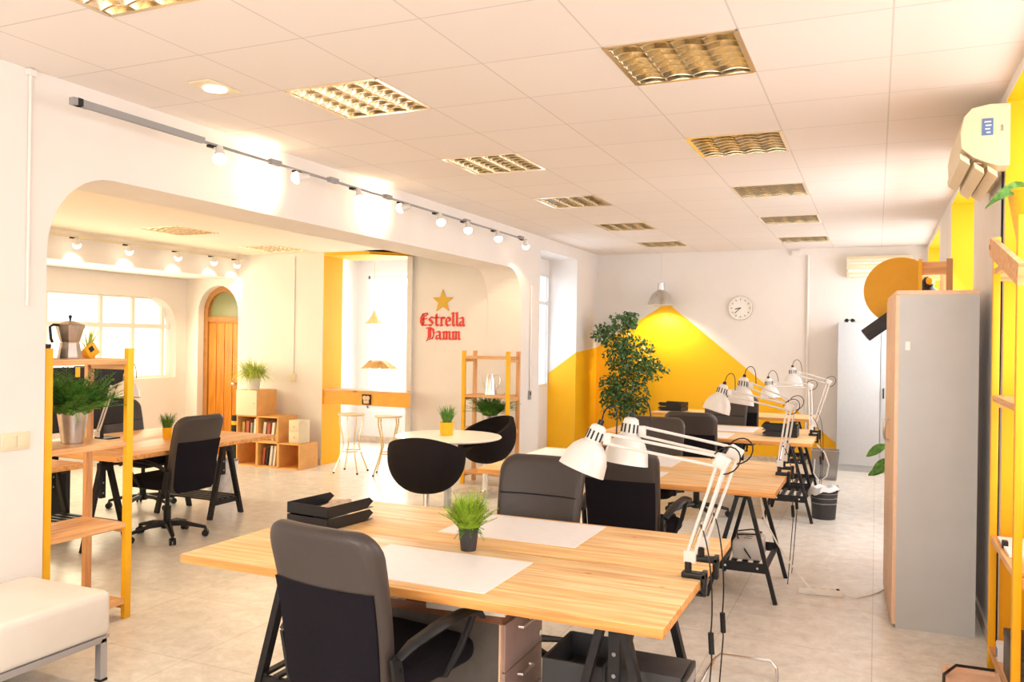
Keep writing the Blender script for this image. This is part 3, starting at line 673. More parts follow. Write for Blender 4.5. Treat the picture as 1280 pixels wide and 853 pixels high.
# ------------------------------------------------------------------ clamp lamps
def qz(a, b_, w_):                 # two parallel rods of an arm
    a, b_ = Vector(a), Vector(b_); d_ = (b_ - a).normalized(); n = d_.cross(Vector((0, 1, 0))).normalized(); s = n.cross(d_) * 0 + n
    return [(a + s * w_, b_ + s * w_), (a - s * w_, b_ - s * w_)]
def desk_lamp(label, base, elbow, head, axis, group, clamp=True):
    """base: clamp foot on the desk edge; head: centre of shade rim; axis: direction the shade opens"""
    t = thing('desk_lamp', label, 'lamp', base, 0, group); B = Vector(base); E = Vector(elbow) - B; Hd = Vector(head) - B; ax = Vector(axis).normalized()
    b = MB(); b.bx(-.065, .03 if clamp else .025, -.022, .022, 0, .022, .004)
    if clamp: b.bx(.012, .03, -.022, .022, -.062, .03, .003); b.bx(-.02, .03, -.018, .018, -.066, -.052, .003)
    b.cyl((-.042, 0, .02), (-.042, 0, .06), .014, seg=12); b.build('clamp', 'plastic', t)
    low = Vector((-.042, 0, .06)); b = MB(); d_ = (E - low).normalized()
    for p0, p1 in qz(low, E, .014): b.tube([p0, p1], .0065, 8)
    b.box(low + d_ * .02, (.045, .02, .045)); b.build('lower_arm', 'white', t)
    nb = (E - low).length
    b = MB(); b.tube([low + Vector((0, .012, .02)) + d_ * .03, low + Vector((0, .012, 0)) + d_ * .16], .006, 8); b.build('spring', 'chrome', t)
    b = MB(); b.box(E, (.06, .022, .055), Matrix.Rotation(.5, 3, 'Y'), .008); b.cyl(E + Vector((0, -.02, 0)), E + Vector((0, .02, 0)), .016); b.build('elbow_joint', 'white', t)
    neck = Hd - ax * .145
    J = neck + Vector((.055, 0, .0))
    b = MB()
    for p0, p1 in qz(E, J, .02): b.tube([p0, p1], .0065, 8)
    b.box(J, (.035, .02, .05), None, .006); b.bar(J, neck, .018, .018); b.build('upper_arm', 'white', t)
    # shade: bell with a slotted neck
    b = MB(); P = [(.0, -.205), (.018, -.205), (.031, -.197), (.036, -.178), (.038, -.13), (.05, -.122), (.075, -.095), (.092, -.055), (.1, 0), (.097, 0), (.088, -.05), (.07, -.09), (.045, -.116), (.0, -.12)]
    b.lathe(P, Hd, 28, axis=ax, caps=False); sh = b.build('shade', 'white', t)
    q = Vector((0, 0, 1)).rotation_difference(ax).to_matrix(); b = MB()
    for k in range(12):
        a = R(30 * k); n = Vector((math.cos(a), math.sin(a), 0)); b.bar(Hd + q @ (n * .0375 + Vector((0, 0, -.175))), Hd + q @ (n * .039 + Vector((0, 0, -.137))), .007, .003, q @ n)
    b.build('vent_slots', 'dark', sh, smooth=False)
    b = MB(); b.lathe([(0, -.228), (.012, -.226), (.013, -.204), (0, -.202)], Hd, 12, axis=ax); b.build('socket_cap', 'plastic', t)
    b = MB(); b.lathe([(0, -.115), (.02, -.1), (.03, -.06), (.02, -.03), (0, -.025)], Hd, 14, axis=ax); b.build('lamp_bulb', 'whiteplastic', t)
    top = Hd - ax * .226
    def bez(p, n=12):
        out = []
        for i in range(n + 1):
            u = i / n; pts = [Vector(x) for x in p]
            while len(pts) > 1: pts = [pts[k].lerp(pts[k + 1], u) for k in range(len(pts) - 1)]
            out.append(pts[0])
        return out
    b = MB(); b.tube(bez([top, top + Vector((.01, 0, .09)), top + Vector((.10, 0, .10)), J + Vector((.03, .01, .06)), J + Vector((.04, 0, .015))]), .0032, 6)
    b.build('shade_cord', 'plastic', t); b = MB()
    b.tube(bez([E + Vector((-.04, 0, .01)), E + Vector((.0, 0, .09)), E + Vector((.11, 0, .10)), E + Vector((.1, 0, -.05)), E + Vector((-.01, .01, -.05))]), .0032, 6)
    b.build('elbow_cord', 'plastic', t)
    if not clamp: return t
    b = MB(); fl = Vector((.05, 0, -B.z + .01))
    b.tube(bez([low + d_ * .15, Vector((.05, -.01, .12)), Vector((.06, -.01, -.1)), Vector((.05, -.01, -.2))], 10), .003, 6)
    b.tube([Vector((.05, -.01, -.2)), Vector((.055, -.01, -.3)), Vector((.04, -.02, -.55)), Vector((.03, -.06, fl.z))], .003, 6)
    b.build('power_cord', 'plastic', t)
    b = MB(); b.cyl((.05, -.01, -.20), (.055, -.01, -.28), .011, seg=10); b.build('cord_switch', 'plastic', t)
    return t
G4 = 'white clamp lamps on the desks'
desk_lamp('white clamp lamp with its slotted shade nearest the camera, over the foreground desk', (-.615, 3.22, ZT1), (-.545, 3.28, 1.19), (-1.12, 3.28, 1.115), (-.33, -.18, -.93), G4)
desk_lamp('white clamp lamp whose shade hangs just right of the nearest lamp shade', (-.615, 3.48, ZT1), (-.53, 3.52, 1.20), (-1.00, 3.52, 1.12), (-.10, -.12, -1), G4)
desk_lamp('white clamp lamp on the second desk with its shade hanging lowest', (-.565, 6.02, ZT1), (-.555, 6.1, 1.21), (-1.06, 6.1, 1.16), (-.25, -.15, -.95), G4)
desk_lamp('white clamp lamp on the second desk, shade behind and right of the lower shade', (-.565, 6.32, ZT1), (-.55, 6.38, 1.22), (-.93, 6.38, 1.20), (-.12, -.1, -1), G4)
desk_lamp('white clamp lamp with a straight upright arm on the third desk', (-.545, 8.8, ZT1), (-.61, 8.85, 1.24), (-.99, 8.85, 1.10), (.12, -.1, -1), G4)
desk_lamp('white clamp lamp with the highest, farthest shade on the third desk', (-.545, 9.15, ZT1), (-.45, 9.2, 1.27), (-.80, 9.2, 1.21), (.05, -.1, -1), G4)
desk_lamp('grey-white lamp seen between the shelf posts in the side room', (-5.87, 4.9, ZT1), (-5.8, 4.95, 1.2), (-5.62, 4.95, 1.14), (.1, -.1, -1), 'side room lamp', False)

# ------------------------------------------------------------------ plants
def blades(b, n, r0, h0, h1, spread, w0, curl=.3, seed=1, z=0.0, seg=4):
    rnd = random.Random(seed)
    for _ in range(n):
        a = rnd.uniform(0, 2 * math.pi); r = r0 * math.sqrt(rnd.random()); h = rnd.uniform(h0, h1); s = spread * rnd.uniform(.3, 1.0)
        c, sn = math.cos(a), math.sin(a); px, py = -sn, c; vs = []; w_ = w0 * rnd.uniform(.7, 1.2); cv = curl * rnd.uniform(.3, 1.25)
        for k in range(seg + 1):
            u = k / seg; rr = r + s * u ** 1.4; zz = z + h * (u - cv * u * u); ww = w_ * (1 - u) * (.4 + 1.2 * u if u < .5 else 1) + .0006
            vs += [(c * rr - px * ww, sn * rr - py * ww, zz), (c * rr + px * ww, sn * rr + py * ww, zz)]
        b.add(vs, [(2 * k, 2 * k + 1, 2 * k + 3, 2 * k + 2) for k in range(seg)])
def fronds(b, n, r0, h0, h1, spread, leaf, curl, seed, z=0.0, seg=9):
    """arching stems with small leaflets left and right"""
    rnd = random.Random(seed)
    for _ in range(n):
        a = rnd.uniform(0, 2 * math.pi); h = rnd.uniform(h0, h1); s = spread * rnd.uniform(.1, 1.0); c, sn = math.cos(a), math.sin(a); r = r0 * rnd.random(); cv = curl * rnd.uniform(.4, 1.5); h *= rnd.uniform(.7, 1.1)
        P = [Vector((c * (r + s * (k / seg) ** 1.2), sn * (r + s * (k / seg) ** 1.2), z + h * (k / seg - cv * (k / seg) ** 2))) for k in range(seg + 1)]
        for k in range(1, seg + 1):
            t_ = (P[k] - P[k - 1]).normalized(); side = t_.cross(Vector((0, 0, 1)))
            if side.length < .01: side = Vector((1, 0, 0))
            side.normalize(); L = leaf * (1.15 - .75 * k / seg)
            for sg in (-1, 1):
                for q_ in (.0, .5):
                    p0 = P[k - 1].lerp(P[k], q_); tip = p0 + side * sg * L + t_ * L * .7 + Vector((0, 0, rnd.uniform(-.2, .3) * L)); m_ = (p0 + tip) / 2; wv = t_ * L * .16
                    b.add([p0, m_ + wv, tip, m_ - wv], [(0, 1, 2, 3)])
        b.tube([P[0], P[seg // 2], P[seg]], .0015, 4)
def pot(b, r0, r1, h, seg=20, rim=.004): b.lathe([(0, 0), (r0, 0), (r1, h), (r1 + rim, h), (r1 + rim, h - .012), (r1, h - .012)][:4] + [(r1 - .004, h), (r1 - .006, h - .012), (0, h - .012)], (0, 0, 0), seg, caps=False)
t = thing('potted_grass', 'bright green grass plant in a dark pot on the foreground desk', 'plant', (-1.60, 3.20, ZT1))
b = MB(); pot(b, .033, .045, .10); b.build('pot', 'darkpot', t)
b = MB(); blades(b, 420, .035, .09, .19, .085, .0042, .25, 3, .09); fronds(b, 120, .035, .08, .19, .105, .03, .3, 5, .085, 7); b.build('foliage', 'lime', t, smooth=False)
b = MB(); fronds(b, 20, .035, .02, .06, .08, .02, 1.5, 8, .09, 5); b.build('trailing_sprigs', 'green', t, smooth=False)
def cube_pot_plant(label, loc, leaf, seed, s=1.0):
    t = thing('potted_plant', label, 'plant', loc); b = MB(); b.lathe([(0, 0), (.042 * s, 0), (.05 * s, .085 * s), (.046 * s, .085 * s), (.044 * s, .07 * s), (0, .07 * s)], (0, 0, 0), 4 if seed % 2 else 20, caps=False); b.build('pot', 'yellowwood', t, smooth=False)
    b = MB(); blades(b, 170, .03 * s, .08 * s, .15 * s, .06 * s, .004 * s, .2, seed, .07 * s); b.build('foliage', leaf, t, smooth=False); return t
cube_pot_plant('small green plant in a square yellow pot on the side room desk', (-5.72, 5.47, ZT1), 'green', 11, 1.15)
cube_pot_plant('small spiky plant in a round yellow pot on the round table', (-3.75, 7.0, .742), 'green', 12, 1.45)
# galvanised bucket with spruce-like foliage
t = thing('bucket_plant', 'bushy green plant in a galvanised bucket on the yellow shelf', 'plant', (-4.17, 3.30, 1.034))
b = MB(); b.lathe([(0, .004), (.052, .004), (.054, 0), (.058, .004), (.068, .09), (.069, .095), (.070, .1), (.083, .185), (.086, .19), (.083, .193), (.08, .185), (.078, .17), (0, .17)], (0, 0, 0), 32, caps=False); b.build('bucket', 'steel', t)
b = MB(); fronds(b, 230, .06, .16, .36, .27, .06, .5, 21, .15, 9); b.build('foliage', 'green', t, smooth=False)
b = MB(); fronds(b, 7, .07, -.02, .06, .16, .03, 2.2, 23, .19, 8); b.build('drooping_sprigs', 'lime', t, smooth=False)
# ficus by the yellow wall
t = thing('ficus_tree', 'tall leafy ficus in the corner against the yellow wall', 'plant', (-3.34, 11.72, 0))
b = MB(); pot(b, .13, .18, .32); b.build('pot', 'darkpot', t); b = MB(); b.lathe([(0, .315), (.17, .31)], (0, 0, 0), 20, caps=False); b.build('soil', 'soil', t)
b = MB(); b.tube([(0, 0, .3), (-.03, 0, .7), (.03, .01, 1.1), (.0, .0, 1.5), (-.06, 0, 1.85)], [.02, .017, .014, .01, .006], 8)
for p0, p1 in (((.03, 0, 1.1), (.35, 0, 1.32)), ((.0, 0, 1.5), (.2, .05, 1.65)), ((-.02, 0, 1.6), (-.33, 0, 1.8)), ((-.06, 0, 1.8), (.04, 0, 2.05)), ((-.03, 0, .7), (-.2, -.05, .95)), ((0, 0, .8), (.25, 0, 1.05))): b.tube([p0, p1], [.008, .004], 6)
b.build('trunk', 'bark', t)
rnd = random.Random(4); b = MB()
blobs = [(-.36, 0, 1.80, .13, .13), (-.05, 0, 1.95, .17, .13), (.06, 0, 2.0, .1, .1), (-.12, 0, 1.72, .22, .17), (.10, 0, 1.60, .26, .15), (-.12, .0, 1.45, .2, .16), (.12, 0, 1.35, .28, .17), (.38, 0, 1.30, .2, .14), (.02, 0, 1.15, .24, .18), (-.22, 0, 1.02, .16, .15), (.08, 0, .92, .25, .2), (-.1, 0, .75, .22, .18), (.1, 0, .7, .2, .15), (-.2, 0, .88, .14, .12)]
for bx_, by_, bz_, rx_, rz2 in blobs:
    for _ in range(int(1150 * rx_)):
        while True:
            q = Vector((rnd.uniform(-1, 1), rnd.uniform(-1, 1), rnd.uniform(-1, 1)))
            if q.length < 1: break
        p0 = Vector((bx_ + q.x * rx_ * 1.2, by_ + q.y * .25, bz_ + q.z * rz2 * 1.25)); L = rnd.uniform(.05, .085)
        d_ = Vector((rnd.uniform(-1, 1), rnd.uniform(-1, 1), rnd.uniform(-1.3, .3))).normalized(); s_ = d_.cross(Vector((rnd.uniform(-1, 1), rnd.uniform(-1, 1), rnd.uniform(-1, 1)))).normalized() * L * .27
        b.add([p0, p0 + d_ * L * .45 + s_, p0 + d_ * L, p0 + d_ * L * .45 - s_], [(0, 1, 2, 3)])
b.build('foliage', 'ficus', t, smooth=False)

# ------------------------------------------------------------------ pine shelving units with yellow posts
def shelf_unit(label, loc, rz, L, D, Hh, boards, group, yellow_back=False):
    """origin at the near-front corner; length along local X, depth along local Y (front posts yellow)"""
    t = thing('shelving_unit', label, 'shelf', loc, rz, group); p = .044
    for x in (0, L - p):
        b = MB(); b.bx(x, x + p, 0, p * .75, 0, Hh, .003); b.build('front_post', 'yellowwood', t)
        b = MB(); b.bx(x, x + p, D - p * .75, D, 0, Hh, .003); b.build('rear_post', 'yellowwood' if yellow_back else 'pineZ', t, label=None if yellow_back else 'bare pine rear post')
        for z in boards:
            b = MB(); b.bx(x + .012, x + .032, p * .75, D - p * .75, z - .066, z - .0215); b.build('side_rail', 'pineY', t)
    for z in boards:
        b = MB(); b.bx(p, L - p, .012, D - .012, z - .02, z, .002); b.bx(p, L - p, .004, .022, z - .032, z - .0005, .002); b.build('shelf_board', 'pinew', t)
    return t
# left unit: length along world +Y, front faces +X  -> local X = +Y, local Y = -X
shelf_unit('pine shelving unit with yellow posts beside the white bench, holding the bucket plant', (-3.978, 2.985, 0), R(90), .565, .36, 1.575, (.12, .565, 1.034, 1.515), 'yellow shelving units')
shelf_unit('pine shelving unit with yellow posts behind the tub chairs, holding a watering can', (-4.36, 8.48, 0), 0, .60, .32, 1.53, (.15, .66, 1.03, 1.47), 'yellow shelving units')
shelf_unit('tall pine shelving unit with yellow posts against the right wall', (.545, 4.93, 0), R(-90), .84, -.30 * -1, 2.22, (.12, .69, 1.41, 2.06), 'yellow shelving units')

# ------------------------------------------------------------------ things on the left unit
t = thing('moka_pot', 'oversized dull aluminium moka coffee pot on top of the yellow shelf', 'coffee pot', (-4.17, 3.275, 1.516))
def octa(prof, mt, nm, **k): b = MB(); b.lathe(prof, (0, 0, 0), 8, caps=True); return b.build(nm, mt, t, smooth=False)
octa([(.066, 0), (.062, .01), (.05, .085), (.047, .09)], 'alu', 'boiler'); octa([(.047, .09), (.052, .1), (.075, .185), (.077, .19), (.07, .192), (0, .195)], 'alu', 'jug')
octa([(.066, .193), (.02, .21), (0, .212)], 'alu', 'lid'); b = MB(); b.lathe([(.004, .21), (.006, .225), (.01, .235), (.006, .243), (0, .245)], (0, 0, 0), 10); b.build('lid_knob', 'plastic', t)
b = MB(); b.tube([(-.0, -.06, .185), (-.0, -.105, .187), (0, -.125, .175), (0, -.118, .11), (0, -.108, .09)], .0075, 8); b.build('handle', 'plastic', t)
b = MB(); b.prism([(.06, .15), (.06, .188), (.1, .186)], lambda u, v, d: (d, u, v), -.015, .015); b.build('spout', 'alu', t, smooth=False)
t = thing('paper_packet', 'yellow and black packet leaning on top of the yellow shelf behind the coffee pot', 'packet', (-4.16, 3.405, 1.516)); b = MB(); b.box((0, 0, .04), (.03, .075, .07), Matrix.Rotation(.6, 3, 'X'), .004); b.build('wrapper', 'yellowwood', t); b = MB(); b.box((0, -.01, .052), (.033, .03, .03), Matrix.Rotation(.6, 3, 'X')); b.build('printed_patch', 'plastic', t)
t = thing('storage_box', 'small dark box at the left end of the top shelf, behind the coffee pot handle', 'box', (-4.22, 3.10, 1.516)); b = MB(); b.bx(-.06, .06, -.05, .05, 0, .075, .003); b.build('body', 'dark', t); b = MB(); b.bx(-.062, .062, -.052, .052, .06, .08, .003); b.build('lid', 'plastic', t)
t = thing('seedling_pot', 'small terracotta planter with thin pale shoots on top of the yellow shelf', 'plant', (-4.27, 3.475, 1.516)); b = MB(); b.bx(-.025, .025, -.03, .03, 0, .04, .003); b.build('pot', 'terra', t); b = MB(); blades(b, 14, .01, .08, .17, .06, .012, .1, 5, .035); b.build('shoots', 'pale', t, smooth=False)
t = thing('price_tag', 'yellow tag hanging beneath the top board of the yellow shelf', 'tag', (-4.01, 3.20, 1.482)); b = MB(); b.bx(-.001, .001, -.014, .014, -.065, -.01, 0); b.build('card', 'yellowwood', t); b = MB(); b.cyl((0, 0, -.012), (0, 0, .0), .001, seg=6); b.build('string', 'plastic', t)

# watering can and fern on the second unit
t = thing('watering_can', 'slender white-metal watering can on the shelving unit behind the tub chairs', 'watering can', (-4.06, 8.62, 1.031))
b = MB(); b.lathe([(0, 0), (.066, 0), (.05, .18), (.036, .235), (.032, .235), (.03, .21), (0, .2)], (0, 0, 0), 20, caps=False); b.build('body', 'steel', t)
b = MB(); b.tube([(-.055, 0, .05), (-.09, 0, .1), (-.115, 0, .19), (-.15, 0, .26)], [.012, .009, .007, .007], 8); b.build('spout', 'steel', t)
b = MB(); b.tube([(.06, 0, .05), (.11, 0, .1), (.125, 0, .17), (.1, 0, .225), (.035, 0, .215)], .005, 8); b.build('handle', 'steel', t)
t = thing('fern', 'spreading green fern on the middle board behind the tub chairs', 'plant', (-4.06, 8.62, .661)); b = MB(); pot(b, .07, .09, .13); b.build('pot', 'steel', t)
b = MB(); fronds(b, 110, .06, .16, .42, .33, .07, .55, 31, .12, 9); b.build('foliage', 'green', t, smooth=False)

# right-hand unit: plant pot and wooden arm
t = thing('plant_pot', 'yellow plant pot with one big green leaf high on the right-hand shelving unit', 'plant', (.66, 4.42, 2.061))
b = MB(); b.lathe([(0, 0), (.05, 0), (.075, .08), (.105, .24), (.115, .30), (.119, .302), (.119, .315), (.109, .315), (.095, .24), (0, .23)], (0, 0, 0), 28, caps=False); b.build('pot', 'yellowwood', t)
b = MB()
def leaf(b, p0, d_, L, W, droop=.3, face=(0, 0, 1)):
    p0 = Vector(p0); d_ = Vector(d_).normalized(); s_ = d_.cross(Vector(face)).normalized(); n = 8; vs = []
    for k in range(n + 1):
        u = k / n; c = p0 + d_ * L * u + Vector((0, 0, -droop * L * u * u)); w_ = W * math.sin(math.pi * min(1, u * .95 + .03)) ** .8; vs += [c - s_ * w_, c + Vector((0, 0, -.1 * W)), c + s_ * w_]
    b.add(vs, [(3 * k + q, 3 * k + q + 1, 3 * k + q + 4, 3 * k + q + 3) for k in range(n) for q in (0, 1)])
leaf(b, (-.03, -.04, .31), (-1, -.1, .45), .20, .045, .8, (0, -1, .5)); leaf(b, (.0, -.02, .30), (.3, -1, .5), .2, .04, .5); leaf(b, (.02, .02, .30), (.6, .5, .6), .2, .04, .5)
b.tube([(0, 0, .22), (-.02, .02, .31)], .005, 6); b.build('leaves', 'green', t)
t = thing('pine_lath', 'pale slanting wooden lath with a rounded end on the right-hand shelving unit', 'lath', (.512, 4.62, 2.14))
b = MB(); o2 = [(.045 * math.cos(R(a)), .045 * math.sin(R(a))) for a in range(90, 271, 15)] + [(.9, -.045), (.9, .045)]
ca, sa = math.cos(R(-13)), math.sin(R(-13))
b.prism([(u, v) for u, v in o2], lambda u, v, d: (d, -(u * ca - v * sa), u * sa + v * ca), -.012, .012); b.build('plank', 'pinew', t, smooth=False)
b = MB(); b.cyl((-.016, 0, 0), (.02, 0, 0), .014, seg=12); b.build('peg', 'terra', t)

# ------------------------------------------------------------------ bench
t = thing('upholstered_bench', 'long white leatherette bench against the left wall', 'bench', (-3.63, 1.9, 0))
b = MB(); b.bx(-.295, .295, -1.0, .97, .215, .43, .035); b.build('cushion', 'leather', t)
b = MB(); b.bx(-.28, .28, -.985, -.955, .185, .215); b.bx(-.28, .28, .925, .955, .185, .215); b.bx(-.28, -.25, -.98, .95, .185, .215); b.bx(.25, .28, -.98, .95, .185, .215); b.bx(-.29, .29, -.99, .96, .205, .218); b.build('frame', 'leg', t, smooth=False)
for x in (-.262, .262):
    for y_ in (-.967, .937): b = MB(); b.bx(x - .018, x + .018, y_ - .018, y_ + .018, .012, .19); b.cur = 1; b.bx(x - .02, x + .02, y_ - .02, y_ + .02, 0, .012); b.build('leg', ['leg', 'plastic'], t, smooth=False)

# ------------------------------------------------------------------ letter trays
def letter_tray(label, loc, rz):
    t = thing('letter_tray', label, 'letter tray', loc, rz, 'black letter trays')
    for k, z in enumerate((0.004, .062)):
        b = MB(); w_, d_ = .26, .33
        b.bx(-w_ / 2, w_ / 2, -d_ / 2, d_ / 2, z, z + .003); b.bx(-w_ / 2, w_ / 2, -d_ / 2, -d_ / 2 + .003, z, z + .052)
        for s_ in (-1, 1):
            x = s_ * (w_ / 2 - .0015)
            b.prism([(-d_ / 2, z), (d_ / 2 - .05, z), (d_ / 2 , z + .03), (d_ / 2 - .03, z + .052), (-d_ / 2, z + .052)], lambda u, v, q, x=x: (x + q, u, v), -.0015, .0015)
        b.build('tray_tier', 'plastic', t, smooth=False)
    b = MB()
    for k in range(5): b.box((-.02 + .01 * k, -.02 + .02 * k, .07 + .004 * k), (.10, .2, .003), .2 * k)
    b.build('papers', 'brownprint', t, smooth=False)
    return t
lt = letter_tray('black two-tier letter tray at the rear left corner of the foreground desk', (-2.445, 3.375, ZT1), R(-6))
dup(lt, 'black tray on the third desk in front of the yellow wall', (-.86, 8.62, ZT1), R(90))
dup(lt, 'black tray on the last desk, beside the ficus', (-2.5, 11.1, ZT1), R(80))

# ------------------------------------------------------------------ under the foreground desk
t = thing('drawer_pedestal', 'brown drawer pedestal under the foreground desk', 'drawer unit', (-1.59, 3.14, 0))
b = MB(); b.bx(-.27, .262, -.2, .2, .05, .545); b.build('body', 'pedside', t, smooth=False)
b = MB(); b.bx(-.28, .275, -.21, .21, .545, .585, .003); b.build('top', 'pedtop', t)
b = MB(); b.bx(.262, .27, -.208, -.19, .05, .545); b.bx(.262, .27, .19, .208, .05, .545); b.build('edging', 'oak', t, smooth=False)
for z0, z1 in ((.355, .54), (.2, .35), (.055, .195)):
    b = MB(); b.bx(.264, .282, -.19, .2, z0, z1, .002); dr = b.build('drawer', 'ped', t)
    b = MB(); b.tube([(.282, -.06, z1 - .045), (.3, -.06, z1 - .045), (.3, .06, z1 - .045), (.282, .06, z1 - .045)], .006, 8); b.build('handle', 'alu', dr)
b = MB(); b.cyl((.282, .17, .40), (.287, .17, .40), .012, seg=14); b.build('lock', 'chrome', t)
for x in (-.2, .2):
    for y_ in (-.15, .15): b = MB(); b.cyl((x, y_ - .012, .026), (x, y_ + .012, .026), .026, seg=14); b.bx(x - .015, x + .015, y_ - .016, y_ + .016, .035, .052); b.build('caster', 'plastic', t)
t = thing('paper_stack', 'white papers and box file lying on top of the drawer pedestal', 'papers', (-1.53, 3.02, .586)); b = MB(); b.box((.06, 0, .022), (.33, .26, .044), .1, .002); b.build('box_file', 'whiteplastic', t); b = MB(); b.box((.03, -.02, .048), (.26, .2, .008), .3); b.build('loose_sheets', 'paper', t)
t = thing('printed_book', 'brown patterned book lying left on the drawer pedestal', 'book', (-1.80, 3.0, .586)); b = MB(); b.box((0, 0, .02), (.09, .16, .032), .1, .002); b.build('page_block', 'paper', t); b = MB(); b.box((0, 0, .038), (.095, .165, .004), .1); b.box((0, 0, .002), (.095, .165, .004), .1); b.bx(-.05, -.046, -.08, .08, 0, .04); b.build('cover', 'brownprint', t)
t = thing('waste_box', 'open black bin standing under the foreground desk', 'bin', (-1.05, 3.17, 0)); b = MB()
for s_ in (-1, 1): b.bx(s_ * .12 - .006, s_ * .12 + .006, -.16, .16, 0, .42); b.bx(-.12, .12, s_ * .16 - .006, s_ * .16 + .006, 0, .42)
b.bx(-.12, .12, -.16, .16, 0, .01); b.build('bin_body', 'pcside', t, smooth=False); b = MB(); b.bx(-.09, .09, -.13, .13, .01, .34, .01); b.build('waste_paper', 'dark', t)
t = thing('computer_tower', 'black computer tower under the right end of the foreground desk', 'computer', (-.775, 3.14, 0)); b = MB(); b.bx(-.155, .135, -.1, .1, .01, .42, .004); b.build('case', 'pcside', t)
b = MB(); b.bx(.135, .15, -.1, .1, .01, .42, .005); b.build('front_panel', 'plastic', t)
b = MB(); b.bx(.15, .153, -.075, .075, .3, .345); b.bx(.15, .153, -.075, .075, .36, .4); b.build('drive_bay', 'leg', t); b = MB(); b.cyl((.15, .05, .27), (.155, .05, .27), .01, seg=12); b.build('power_button', 'chrome', t)
b = MB(); 
for x in (-.1, .1):
    for y_ in (-.07, .07): b.cyl((x, y_, 0), (x, y_, .01), .012, seg=8)
b.build('feet', 'plastic', t)
b = MB()
b.tube([(-.17, -.26, .015), (-.17, .2, .015), (-.15, .24, .05), (-.12, .25, .08), (.12, .27, .08), (.15, .26, .05), (.16, .2, .015), (.16, -.26, .015)], .008, 8)
tag(b.build('wire_stand', 'chrome'), 'bent chrome wire stand on the floor right of the computer tower', 'stand', None, (-.58, 4.02, 0))
b = MB(); pts = []
for k in range(41): a = k / 40 * 2 * math.pi * 1.6; pts.append((.2 * math.cos(a) * (1 - k / 90), .13 * math.sin(a), .006 + .05 * abs(math.sin(a * .5))))
b.tube(pts, .004, 6); tag(b.build('cable_coil', 'plastic'), 'black cable coiled on the floor near the chrome wire stand', 'cable', None, (-.50, 3.85, 0))

# things by the second desk
t = thing('white_appliance', 'white plastic box with a cable on the trestle shelf of the second desk', 'box', (-.77, 5.80, .216)); b = MB(); b.bx(-.095, .09, -.14, .14, 0, .13, .02); b.build('body', 'white', t)
b = MB(); b.tube([(-.08, 0, .132), (-.09, .05, .15), (.0, .12, .155), (.07, .08, .15), (.06, -.02, .155), (-.04, -.04, .15), (-.08, -.02, .14), (-.06, -.10, .13), (.0, -.15, .06), (.03, -.155, .02)], .005, 6); b.build('cable', 'plastic', t); b = MB(); b.bx(-.03, .02, -.06, -.05, .1295, .1315); b.bx(-.03, .02, .0, .01, .1295, .1315); b.build('slots', 'dark', t, smooth=False)
t = thing('power_strip', 'white multi-socket power strip on the floor near the grey cabinet', 'power strip', (-.32, 5.85, 0), R(8)); b = MB(); b.bx(-.14, .14, -.025, .025, 0, .04, .006); b.build('body', 'whiteplastic', t); 
for k in range(4): b = MB(); b.cyl((-.1 + k * .06, 0, .036), (-.1 + k * .06, 0, .0415), .018, seg=14); b.build('socket', 'cream', t)
b = MB(); b.bx(.1, .12, -.01, .01, .038, .046, .002); b.build('rocker_switch', 'plastic', t)
b = MB(); b.tube([(.14, 0, .015), (.22, -.03, .008), (.3, .05, .006), (.38, .16, .006), (.42, .24, .006)], .004, 6); b.build('cable', 'whiteplastic', t)
b = MB(); b.tube([(0, 0, .6), (.03, .0, .45), (.12, -.03, .3), (.25, -.08, .13), (.36, -.1, .02), (.38, -.1, .01)], .006, 6); tag(b.build('power_cable', 'whiteplastic'), 'white cable slanting from the second desk down to the power strip', 'cable', None, (-.72, 5.92, 0))
def bin_(name, label, loc, r0, r1, h, mt, parts):
    t = thing(name, label, 'bin', loc); b = MB(); b.lathe([(0, 0), (r0, 0), (r1, h), (r1 + .004, h), (r1 - .003, h), (r0 - .003, .006), (0, .006)], (0, 0, 0), 28, caps=False); b.build('bin_body', mt, t); return t
t = bin_('waste_bin', 'black waste bin with a white bag at the end of the third desk', (-.44, 8.46, 0), .105, .125, .27, 'pcside', 0)
b = MB()
for z in (.15, .2, .245): b.lathe([(.105 + .02 * z / .27, z - .004), (.11 + .02 * z / .27, z), (.105 + .02 * z / .27, z + .004)], (0, 0, 0), 28, caps=False)
b.build('rib_band', 'grey', t)
b = MB(); rnd = random.Random(3); prof = []; seg = 36; vs = []; rings_ = 6
for i in range(rings_):
    for k in range(seg):
        a = 2 * math.pi * k / seg; f = i / (rings_ - 1)
        rr = .10 + .045 * f + .012 * math.sin(5 * a + i) * f + rnd.uniform(-.004, .004); z = .25 + .07 * math.sin(f * 2.6) - .05 * f * f * (1 + .9 * math.sin(a - 1.0)) + .01 * math.sin(7 * a)
        vs.append((rr * math.cos(a), rr * math.sin(a), z))
b.add(vs, [(i * seg + k, i * seg + (k + 1) % seg, (i + 1) * seg + (k + 1) % seg, (i + 1) * seg + k) for i in range(rings_ - 1) for k in range(seg)]); b.build('bin_bag', 'bag', t)
t = thing('mesh_bin', 'rectangular grey mesh bin against the yellow wall near the white locker', 'bin', (-.56, 10.95, 0)); b = MB()
for s_ in (-1, 1):
    b.add([(s_ * .13, -.1, 0), (s_ * .13, .1, 0), (s_ * .16, .12, .36), (s_ * .16, -.12, .36)], [(0, 1, 2, 3)]); b.add([(-.13, s_ * .1, 0), (.13, s_ * .1, 0), (.16, s_ * .12, .36), (-.16, s_ * .12, .36)], [(0, 1, 2, 3)])
b.add([(-.13, -.1, .003), (.13, -.1, .003), (.13, .1, .003), (-.13, .1, .003)], [(0, 1, 2, 3)]); b.build('mesh_basket', 'netm', t, smooth=False)
